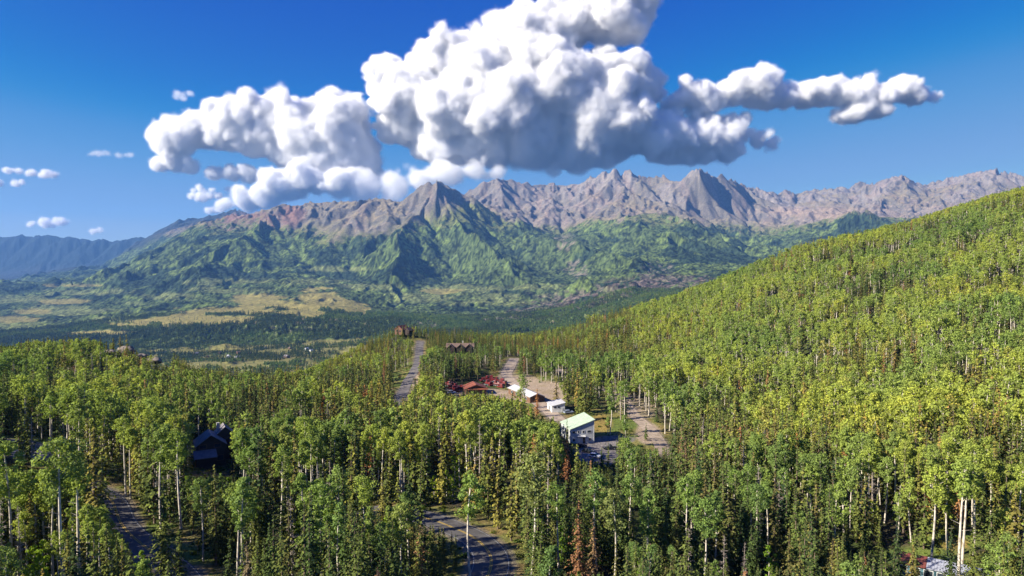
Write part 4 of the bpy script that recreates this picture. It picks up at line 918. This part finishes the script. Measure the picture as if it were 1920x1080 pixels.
# ------------------------------------------------------------------ valley floor: houses and trees
def far_z(u, Y):
    fi = np.interp(Y, FAR['Yr'], np.arange(len(FAR['Yr']))); fj = np.interp(u, FAR['U'], np.arange(len(FAR['U'])))
    i = np.minimum(np.floor(fi).astype(int), len(FAR['Yr'])-2); j = np.minimum(np.floor(fj).astype(int), len(FAR['U'])-2); a = fi-i; b = fj-j; Z = FAR['Z']
    return (Z[i, j]*(1-b)+Z[i, j+1]*b)*(1-a)+(Z[i+1, j]*(1-b)+Z[i+1, j+1]*b)*a
def far_hit(u, v):
    ys = np.arange(1800, 4200, 8.); z = far_z(np.full(len(ys), float(u)), ys); zr = zof(v, ys); k = np.argmax(zr < z); return (u-960)/F*ys[k], ys[k], z[k]
VH = [(360, 666, 1.3, 'violet_roof', 'grey-roofed house at the left end of the valley village'), (382, 671, 1.0, 'red_roof', 'small red-roofed house near the left end of the valley village'), (424, 671, 1.2, 'white_roof', 'white-roofed valley house left of the dark tree clump'), (437, 672, 1.2, 'white_roof', 'white-roofed valley house touching the dark tree clump'),
      (462, 664, 1.0, 'brown_roof', 'brown-roofed house in the middle of the valley meadow'), (493, 655, 1.2, 'violet_roof', 'lone house high on the valley meadow beside a tree clump'), (535, 672, 1.4, 'violet_roof', 'large dark-roofed house by the valley road'), (541, 655, 1.0, 'brown_roof', 'low brown house at the upper meadow edge'),
      (568, 657, 1.3, 'white_roof', 'bright white house beside the upper right valley trees'), (577, 659, 1.0, 'white_roof', 'small white house right of the bright white valley house'), (440, 663, 1.0, 'brown_roof', 'brown valley house left of the middle brown one'), (405, 663, 1.0, 'brown_roof', 'brown house on the upper left of the valley meadow')]
for (u, v, s, rf, lb) in VH:
    x, y, z = far_hit(u, v); t = thing('valley_house', lb, 'house', (x, y, z), (u*1.3) % 2-.6, 'houses on the valley floor', s)
    gable(t, 12, 16, 5, 8.5, M['white_wall'] if 'white' in rf else M['log'], M[rf], base=-3)
def tiny_tree(i, con):
    rs = np.random.RandomState(200+i); n = 42; C = []; N = []
    for k in range(n):
        t_ = rs.rand(); r = (2.6*(1-t_)+.2 if con else 4.0*sin(pi*min(1, t_*.85+.15))**.6)*rs.rand()**.5; an = rs.rand()*6.28
        C.append((cos(an)*r, sin(an)*r, (1 if con else 2.5)+t_*(15 if con else 9))); N.append((cos(an), sin(an), .5+rs.rand()*.5))
    q = quads(np.array(C), np.array(N)+rs.normal(size=(n, 3))*.3, np.full(n, 2.6 if con else 2.9), rs)
    return bpy.data.objects.new('valley_tree', mesh_np('valley_tree', q[0], q[1], [M_FARCON if con else M_FARASP], link=False))
M_FARCON = leaf_mat('far_conifer', [(0, (.036, .062, .024)), (1, (.085, .105, .035))], .05, .3); M_FARASP = leaf_mat('far_broadleaf', [(0, (.075, .13, .035)), (1, (.13, .17, .045))], .2, .3)
rs = np.random.RandomState(77); pts = []
N_ = 100000; Yq = 1950+2550*rs.rand(N_)**.8; uq = rs.uniform(-60, 1330, N_); xq = (uq-960)/F*Yq
fi = np.clip(np.interp(Yq, FAR['Yr'], np.arange(len(FAR['Yr']))).astype(int), 0, len(FAR['Yr'])-1); fj = np.clip(np.interp(uq, FAR['U'], np.arange(len(FAR['U']))).astype(int), 0, len(FAR['U'])-1)
fr = FAR['forest'][fi, fj]; zq = far_z(uq, Yq); c1 = fbm(xq/130, Yq/130, 3, 401); c2 = fbm(xq/300, Yq/260, 2, 402)
pk = rs.rand(N_)
ok = (pk < fr*.85) | ((fr < .5) & (Yq < 3500) & (c1 > .56) & (pk < .8)) | ((fr < .5) & (pk < .012))
for (u, v, ru, rv) in [(395, 662, 24, 2.5), (418, 675, 20, 4), (458, 674, 26, 4), (490, 671, 20, 4), (488, 654, 12, 3), (535, 652, 14, 3), (565, 654, 18, 4), (600, 648, 18, 4), (590, 657, 14, 3), (540, 684, 40, 3), (620, 680, 24, 5)]:
    pu_, pv_, _ = project((xq, Yq, zq)); ok |= ((pu_-u)/ru)**2+((pv_-v)/rv)**2 < (.6+.9*pk)
ok &= ~((fr < .5) & (Yq > 3500) & (pk > .03))
sel = np.where(ok)[0]; con = (c2[sel]+.25*(rs.rand(len(sel))-.5) > .43+.22*sstep(650, 800, uq[sel])).astype(int)
rows_ = np.stack([xq[sel], Yq[sel], zq[sel]-1, rs.uniform(.6, 1.1, len(sel))*(1+.2*(Yq[sel] > 3300)), rs.rand(len(sel))*6.28, np.where(con == 1, rs.randint(0, 2, len(sel)), 2+rs.randint(0, 2, len(sel)))], 1)
scatter('valley_forest', rows_, [tiny_tree(0, True), tiny_tree(1, True), tiny_tree(2, False), tiny_tree(3, False)], 'distant woods and tree clumps on the valley floor and mesa slope')
print('valley trees', len(sel))
# ------------------------------------------------------------------ clouds: real volumes of puffs behind the range
CLD = 25000.0
def cloud_mat(name, dens):
    t = NT(name); p = t.n('ShaderNodeVolumePrincipled'); p.inputs['Color'].default_value = (.985, .985, .985, 1); p.inputs['Density'].default_value = dens
    p.inputs['Anisotropy'].default_value = CLOUD_G
    t.l(p.outputs[0], t.out.inputs['Volume']); return t.m
def cloud(label, blobs, depth=.55, dist=CLD, voxel=62.0, q=1.0, seed=0, soft=70, group=None, flat=None, dens=.012, mat=None, wisp=0):
    """blobs: (u, v, radius in photo pixels[, depth offset in px]) on the photo, filled with puffs"""
    rs = np.random.RandomState(seed); k = dist/F; P_ = []; R_ = []
    if q < .3: blobs = [(b[0]+rs.normal()*b[2]*.9, b[1]-abs(rs.normal())*b[2]*.25+2, b[2]*rs.uniform(.35, .75)) for b in blobs for _ in range(4)]
    for b in blobs:
        u, v, r = b[:3]; r *= (.88 if q == .7 else 1.15) if q < .8 else 1.06; w = b[3] if len(b) > 3 else 0
        P_.append(((u-960)*k, dist+w*k, float(zof(v, dist)))); R_.append(r*k)
        for _q in range(int(5+r/6)):                       # smaller puffs on the flanks
            an = rs.rand()*2*pi; el = rs.uniform(-.5, 1.0); rr = r*k*rs.uniform(.75, 1.05); s = r*k*(.12+.42*rs.rand()**1.5)
            P_.append(((u-960)*k+cos(an)*cos(el)*rr, dist+w*k+sin(an)*cos(el)*rr, float(zof(v, dist))+sin(el)*rr)); R_.append(s)
    P_ = np.array(P_); R_ = np.array(R_); pad = 350*q+60
    lo = (P_-R_[:, None]).min(0)-pad; hi = (P_+R_[:, None]).max(0)+pad; cen = (lo+hi)/2
    if flat is not None: lo[2] = max(lo[2], float(zof(flat, dist))-2*soft)
    me = bpy.data.meshes.new('cloud'); me.vertices.add(len(P_)); me.edges.add(len(P_)-1); me.edges.foreach_set('vertices', np.stack([np.arange(len(P_)-1), np.arange(1, len(P_))], 1).astype(np.int32).ravel()); me.vertices.foreach_set('co', (P_-cen).astype(np.float32).ravel())
    at = me.attributes.new('rad', 'FLOAT', 'POINT'); at.data.foreach_set('value', R_.astype(np.float32))
    po = bpy.data.objects.new('puffs', me); o = bpy.data.objects.new('cloud', bpy.data.volumes.new('cloud')); S.collection.objects.link(o); o.location = cen
    ng = bpy.data.node_groups.new('cloud', 'GeometryNodeTree')
    ng.interface.new_socket('Geometry', in_out='INPUT', socket_type='NodeSocketGeometry'); ng.interface.new_socket('Geometry', in_out='OUTPUT', socket_type='NodeSocketGeometry')
    N_ = ng.nodes; ln = ng.links.new; gi = N_.new('NodeGroupInput'); go = N_.new('NodeGroupOutput')
    pos = N_.new('GeometryNodeInputPosition').outputs[0]
    def math_(op, a, b=None, c=None):
        m = N_.new('ShaderNodeMath'); m.operation = op
        for i, v in enumerate((a, b, c)):
            if v is None: continue
            if hasattr(v, 'node'): ln(v, m.inputs[i])
            else: m.inputs[i].default_value = v
        return m.outputs[0]
    def nzz(scale, det, off):
        nz = N_.new('ShaderNodeTexNoise'); va = N_.new('ShaderNodeVectorMath'); va.operation = 'ADD'; ln(pos, va.inputs[0]); va.inputs[1].default_value = (off*1000, seed*777, off*333)
        ln(va.outputs[0], nz.inputs['Vector']); nz.inputs['Scale'].default_value = scale; nz.inputs['Detail'].default_value = det; nz.inputs['Roughness'].default_value = .62; return nz
    # signed distance to the union of the puffs, with a noise-bent position
    wn_ = nzz(1/(900.*q), 2, 3); sub = N_.new('ShaderNodeVectorMath'); sub.operation = 'SUBTRACT'; ln(wn_.outputs['Color'], sub.inputs[0]); sub.inputs[1].default_value = (.5, .5, .5)
    scl = N_.new('ShaderNodeVectorMath'); scl.operation = 'SCALE'; ln(sub.outputs[0], scl.inputs[0]); scl.inputs['Scale'].default_value = 420*q
    wp = N_.new('ShaderNodeVectorMath'); wp.operation = 'ADD'; ln(pos, wp.inputs[0]); ln(scl.outputs[0], wp.inputs[1])
    oi = N_.new('GeometryNodeObjectInfo'); oi.inputs['Object'].default_value = po; m2p = N_.new('GeometryNodeMeshToPoints'); ln(oi.outputs['Geometry'], m2p.inputs[0])
    sn = N_.new('GeometryNodeSampleNearest'); sn.domain = 'POINT'; ln(m2p.outputs[0], sn.inputs['Geometry']); ln(wp.outputs[0], sn.inputs['Sample Position'])
    def sample(val, ty):
        si = N_.new('GeometryNodeSampleIndex'); si.data_type = ty; ln(m2p.outputs[0], si.inputs['Geometry']); ln(sn.outputs[0], si.inputs['Index']); ln(val, si.inputs['Value']); return si.outputs[0]
    na = N_.new('GeometryNodeInputNamedAttribute'); na.data_type = 'FLOAT'; na.inputs['Name'].default_value = 'rad'
    # union: use the largest of several big blobs explicitly, the nearest point for the small puffs
    rad = sample(na.outputs['Attribute'], 'FLOAT'); pc = sample(pos, 'FLOAT_VECTOR')
    dv = N_.new('ShaderNodeVectorMath'); dv.operation = 'DISTANCE'; fl = (1, .8, 1.25)
    def flat_(v, const=False):
        m = N_.new('ShaderNodeVectorMath'); m.operation = 'MULTIPLY'; m.inputs[1].default_value = fl; ln(v, m.inputs[0]); return m.outputs[0]
    wpf = flat_(wp.outputs[0]); ln(wpf, dv.inputs[0]); ln(flat_(pc), dv.inputs[1])
    sdf = math_('SUBTRACT', rad, dv.outputs['Value'])
    nb = len(blobs); bi = 0
    big = sorted(zip(R_, [tuple(p-cen) for p in P_]), key=lambda q: -q[0])[:min(28, nb)]
    for r_, p_ in big:
        d2 = N_.new('ShaderNodeVectorMath'); d2.operation = 'DISTANCE'; ln(wpf, d2.inputs[0]); d2.inputs[1].default_value = tuple(a*b for a, b in zip(p_, fl))
        sdf = math_('SMOOTH_MAX', sdf, math_('SUBTRACT', float(r_), d2.outputs['Value']), 420.*q)
    n1 = nzz(1/(2100*q), 6, 1).outputs['Fac']
    vor = N_.new('ShaderNodeTexVoronoi'); vor.feature = 'SMOOTH_F1'; vor.inputs['Scale'].default_value = 1/(430.*q); vor.inputs['Detail'].default_value = 1.0; vor.inputs['Smoothness'].default_value = .35; ln(wp.outputs[0], vor.inputs['Vector'])
    vd = math_('SUBTRACT', .55, vor.outputs['Distance'])
    A = 650*q
    sdf = math_('ADD', sdf, math_('MULTIPLY', math_('SUBTRACT', n1, .5), A*2.4)); sdf = math_('ADD', sdf, math_('MULTIPLY', vd, 170*q))
    v2 = N_.new('ShaderNodeTexVoronoi'); v2.feature = 'SMOOTH_F1'; v2.inputs['Scale'].default_value = 1/(1150.*q); v2.inputs['Smoothness'].default_value = .3; ln(wp.outputs[0], v2.inputs['Vector'])
    sdf = math_('ADD', sdf, math_('MULTIPLY', math_('SUBTRACT', .55, v2.outputs['Distance']), 130*q))
    if flat is not None:
        sx = N_.new('ShaderNodeSeparateXYZ'); ln(pos, sx.inputs[0])
        fz = float(zof(flat, dist))-cen[2]; nfl = nzz(1/1100., 3, 7).outputs['Fac']
        base = math_('SUBTRACT', sx.outputs[2], math_('ADD', fz, math_('MULTIPLY', nfl, 500.)))
        sdf = math_('MINIMUM', sdf, math_('MULTIPLY', base, .22))
    d = N_.new('ShaderNodeMapRange'); ln(sdf, d.inputs[0]); d.inputs[1].default_value = -(30+100*q); d.inputs[2].default_value = soft; d.inputs[3].default_value = 0; d.inputs[4].default_value = 1; d.clamp = True
    dd = math_('POWER', d.outputs[0], 3.0)
    vc = N_.new('GeometryNodeVolumeCube'); ln(dd, vc.inputs['Density']); vc.inputs['Background'].default_value = 0
    vc.inputs['Min'].default_value = tuple(lo-cen); vc.inputs['Max'].default_value = tuple(hi-cen)
    for nm, a in zip(('Resolution X', 'Resolution Y', 'Resolution Z'), (hi-lo)): vc.inputs[nm].default_value = max(10, int(a/voxel))
    sm = N_.new('GeometryNodeSetMaterial'); ln(vc.outputs[0], sm.inputs[0]); sm.inputs['Material'].default_value = mat or M_CLOUD; ln(sm.outputs[0], go.inputs[0])
    md = o.modifiers.new('vapour', 'NODES'); md.node_group = ng; o.data.materials.append(mat or M_CLOUD)
    o['label'] = label; o['category'] = 'cloud'
    if group: o['group'] = group
    return o

CLOUD_G = 0.0
M_CLOUD = cloud_mat('cloud_vapour', .013); M_THIN = cloud_mat('thin_vapour', .0035)
cloud('huge white cumulus cloud with a grey base towering above the middle peaks', [
 (1150, 40, 58), (1180, 5, 44), (1135, 15, 34), (1165, 100, -75), (1178, 170, 50), (1060, 50, 48), (1020, 60, 58), (960, 70, 52), (930, 95, 48), (1000, 110, 74), (880, 90, 38), (850, 100, 44), (830, 120, 48), (900, 150, 78), (755, 140, 30), (722, 138, 28), (708, 162, 24), (780, 190, 58), (770, 230, 46), (850, 210, 82), (950, 200, 92), (1050, 180, 88), (1110, 220, 84), (1160, 235, 70), (830, 262, 50), (900, 265, 56), (1000, 255, 66), (1090, 262, 66), (1180, 262, -75), (1250, 262, 52), (1310, 264, 44), (1370, 262, 36), (1420, 256, 24), (1260, 225, 42), (1330, 228, 34), (1390, 232, 22)], flat=322, seed=1)
cloud('broad white cumulus bank with a dark flat underside over the left ridge', [
 (335, 256, 38), (372, 238, 36), (430, 225, 42), (470, 222, 44), (430, 250, 42), (520, 228, 42), (560, 222, 46), (600, 215, 40), (640, 225, 46), (500, 255, 46), (575, 262, 52), (645, 262, 50), (680, 275, 36), (600, 300, 42), (660, 304, 42), (470, 270, 26), (540, 288, 34), (640, 322, 30), (690, 330, 26)], flat=338, seed=2, voxel=65)
cloud('low white cloud billowing up from behind the left ridge', [
 (455, 392, 20, -75), (490, 384, 26, -75), (530, 374, 32, -75), (570, 362, 32, -75), (610, 350, 34, -75), (655, 350, 34, -75), (545, 345, 22, -75), (590, 338, 26, -75)], seed=3, voxel=65, q=.7)
cloud('pale low cloud bank between the two pointed middle peaks', [
 (700, 358, 34, -70), (750, 356, 34, -70), (800, 345, 32, -70), (850, 336, 28, -70), (895, 330, 26, -70), (935, 334, 20, -70), (690, 380, 20, -70), (745, 380, 20, -70), (965, 338, 12, -70)], seed=4, voxel=65, q=.7, mat=M_THIN)
cloud('small rounded white cloud just right of the huge cumulus', [(1268, 190, 20), (1295, 180, 28), (1320, 194, 22)], seed=5, voxel=60, q=.5)
cloud('white heart-shaped puff cloud right of the huge cumulus', [(1345, 182, 22), (1370, 172, 30), (1400, 162, 34), (1432, 150, 24), (1425, 178, 28), (1452, 170, 16)], seed=6, voxel=60, q=.55)
cloud('long flat white cloud furthest to the right in the sky', [(1465, 188, 20), (1500, 178, 26), (1535, 172, 26), (1572, 175, 26), (1610, 174, 25), (1650, 176, 22), (1688, 164, 22), (1708, 178, 20), (1742, 182, 11), (1600, 208, 24), (1640, 206, 20), (1575, 220, 16)], seed=7, voxel=60, q=.55)
cloud('narrow white cloud strip under the left of the huge cumulus', [(828, 296, 14), (860, 296, 18), (895, 296, 17), (930, 300, 12)], seed=8, voxel=60, q=.4)
cloud('torn thin cloud strip under the middle of the huge cumulus', [(1005, 304, 16), (1045, 302, 20), (1090, 302, 18), (1135, 304, 14), (1040, 318, 14)], seed=9, voxel=60, q=.45, mat=M_THIN)
cloud('little bright cloud under the right tail of the huge cumulus', [(1285, 292, 14), (1320, 290, 18), (1360, 292, 15)], seed=10, voxel=60, q=.4)
cloud('small flat white cloud below the left end of the broad bank', [(305, 308, 15), (332, 303, 20), (360, 312, 16)], seed=11, voxel=55, q=.4)
cloud('long small white cloud below the middle of the broad bank', [(405, 326, 13), (438, 325, 16), (470, 328, 16), (500, 332, 11)], seed=12, voxel=55, q=.4)
for n_, (lab_, bl_) in enumerate([
 ('small white puff of two tiers above the left ridge end', [(372, 369, 12), (390, 366, 11), (378, 355, 9), (396, 356, 8)]),
 ('tiny white puff right of the two-tiered small puff', [(429, 355, 8), (432, 364, 7)]),
 ('tiny lone cloud wisp high in the left sky', [(338, 182, 9), (346, 176, 9)]),
 ('faint thin wisp in the left sky under the high lone wisp', [(185, 288, 8), (215, 288, 10), (238, 290, 9)]),
 ('small stretched cloud at the far left above another', [(28, 320, 10), (58, 326, 9), (92, 327, 12)]),
 ('small white cloud touching the left edge of the sky', [(2, 342, 10), (22, 343, 12)]),
 ('flat white cloudlet low above the far blue range', [(62, 421, 9), (80, 420, 12), (92, 422, 7)]),
 ('round white cloudlet low above the far blue range', [(114, 415, 9), (124, 413, 8)]),
 ('thin cloudlet sitting low where the far range meets the ridge', [(172, 432, 7), (186, 431, 7)]),
 ('tiny cloudlet above the left shoulder of the ridge', [(402, 395, 10), (412, 393, 7)]),
 ('small white cloud close under the left tip of the huge cumulus', [(715, 238, 10), (735, 239, 11)]),
 ('minute cloud scrap beside the left tip of the huge cumulus', [(704, 213, 9)])]):
    cloud(lab_, bl_, seed=20+n_, voxel=45, q=.22, soft=60, mat=M_THIN if n_ in (2, 3, 11) else None)
# ------------------------------------------------------------------ the air
def haze_box():
    x, y0, y1, z0, z1 = 19500, -400, 22100, -900, 1750
    v = [(-x, y0, z0), (x, y0, z0), (x, y1, z0), (-x, y1, z0), (-x, y0, z1), (x, y0, z1), (x, y1, z1), (-x, y1, z1)]
    f = [(0, 3, 2, 1), (4, 5, 6, 7), (0, 1, 5, 4), (1, 2, 6, 5), (2, 3, 7, 6), (3, 0, 4, 7)]
    nt = NT('haze_air')
    p = nt.n('ShaderNodeVolumePrincipled'); p.inputs['Color'].default_value = (.2, .46, 1, 1); p.inputs['Density'].default_value = HAZE
    p.inputs['Anisotropy'].default_value = 0.1
    nt.l(p.outputs[0], nt.out.inputs['Volume']); nt.m.cycles.homogeneous_volume = True
    o = mesh_np('haze', v, f, [nt.m]); o['kind'] = 'stuff'; o['label'] = 'thin blue mountain haze over the valley'
HAZE = 0.000025
haze_box()
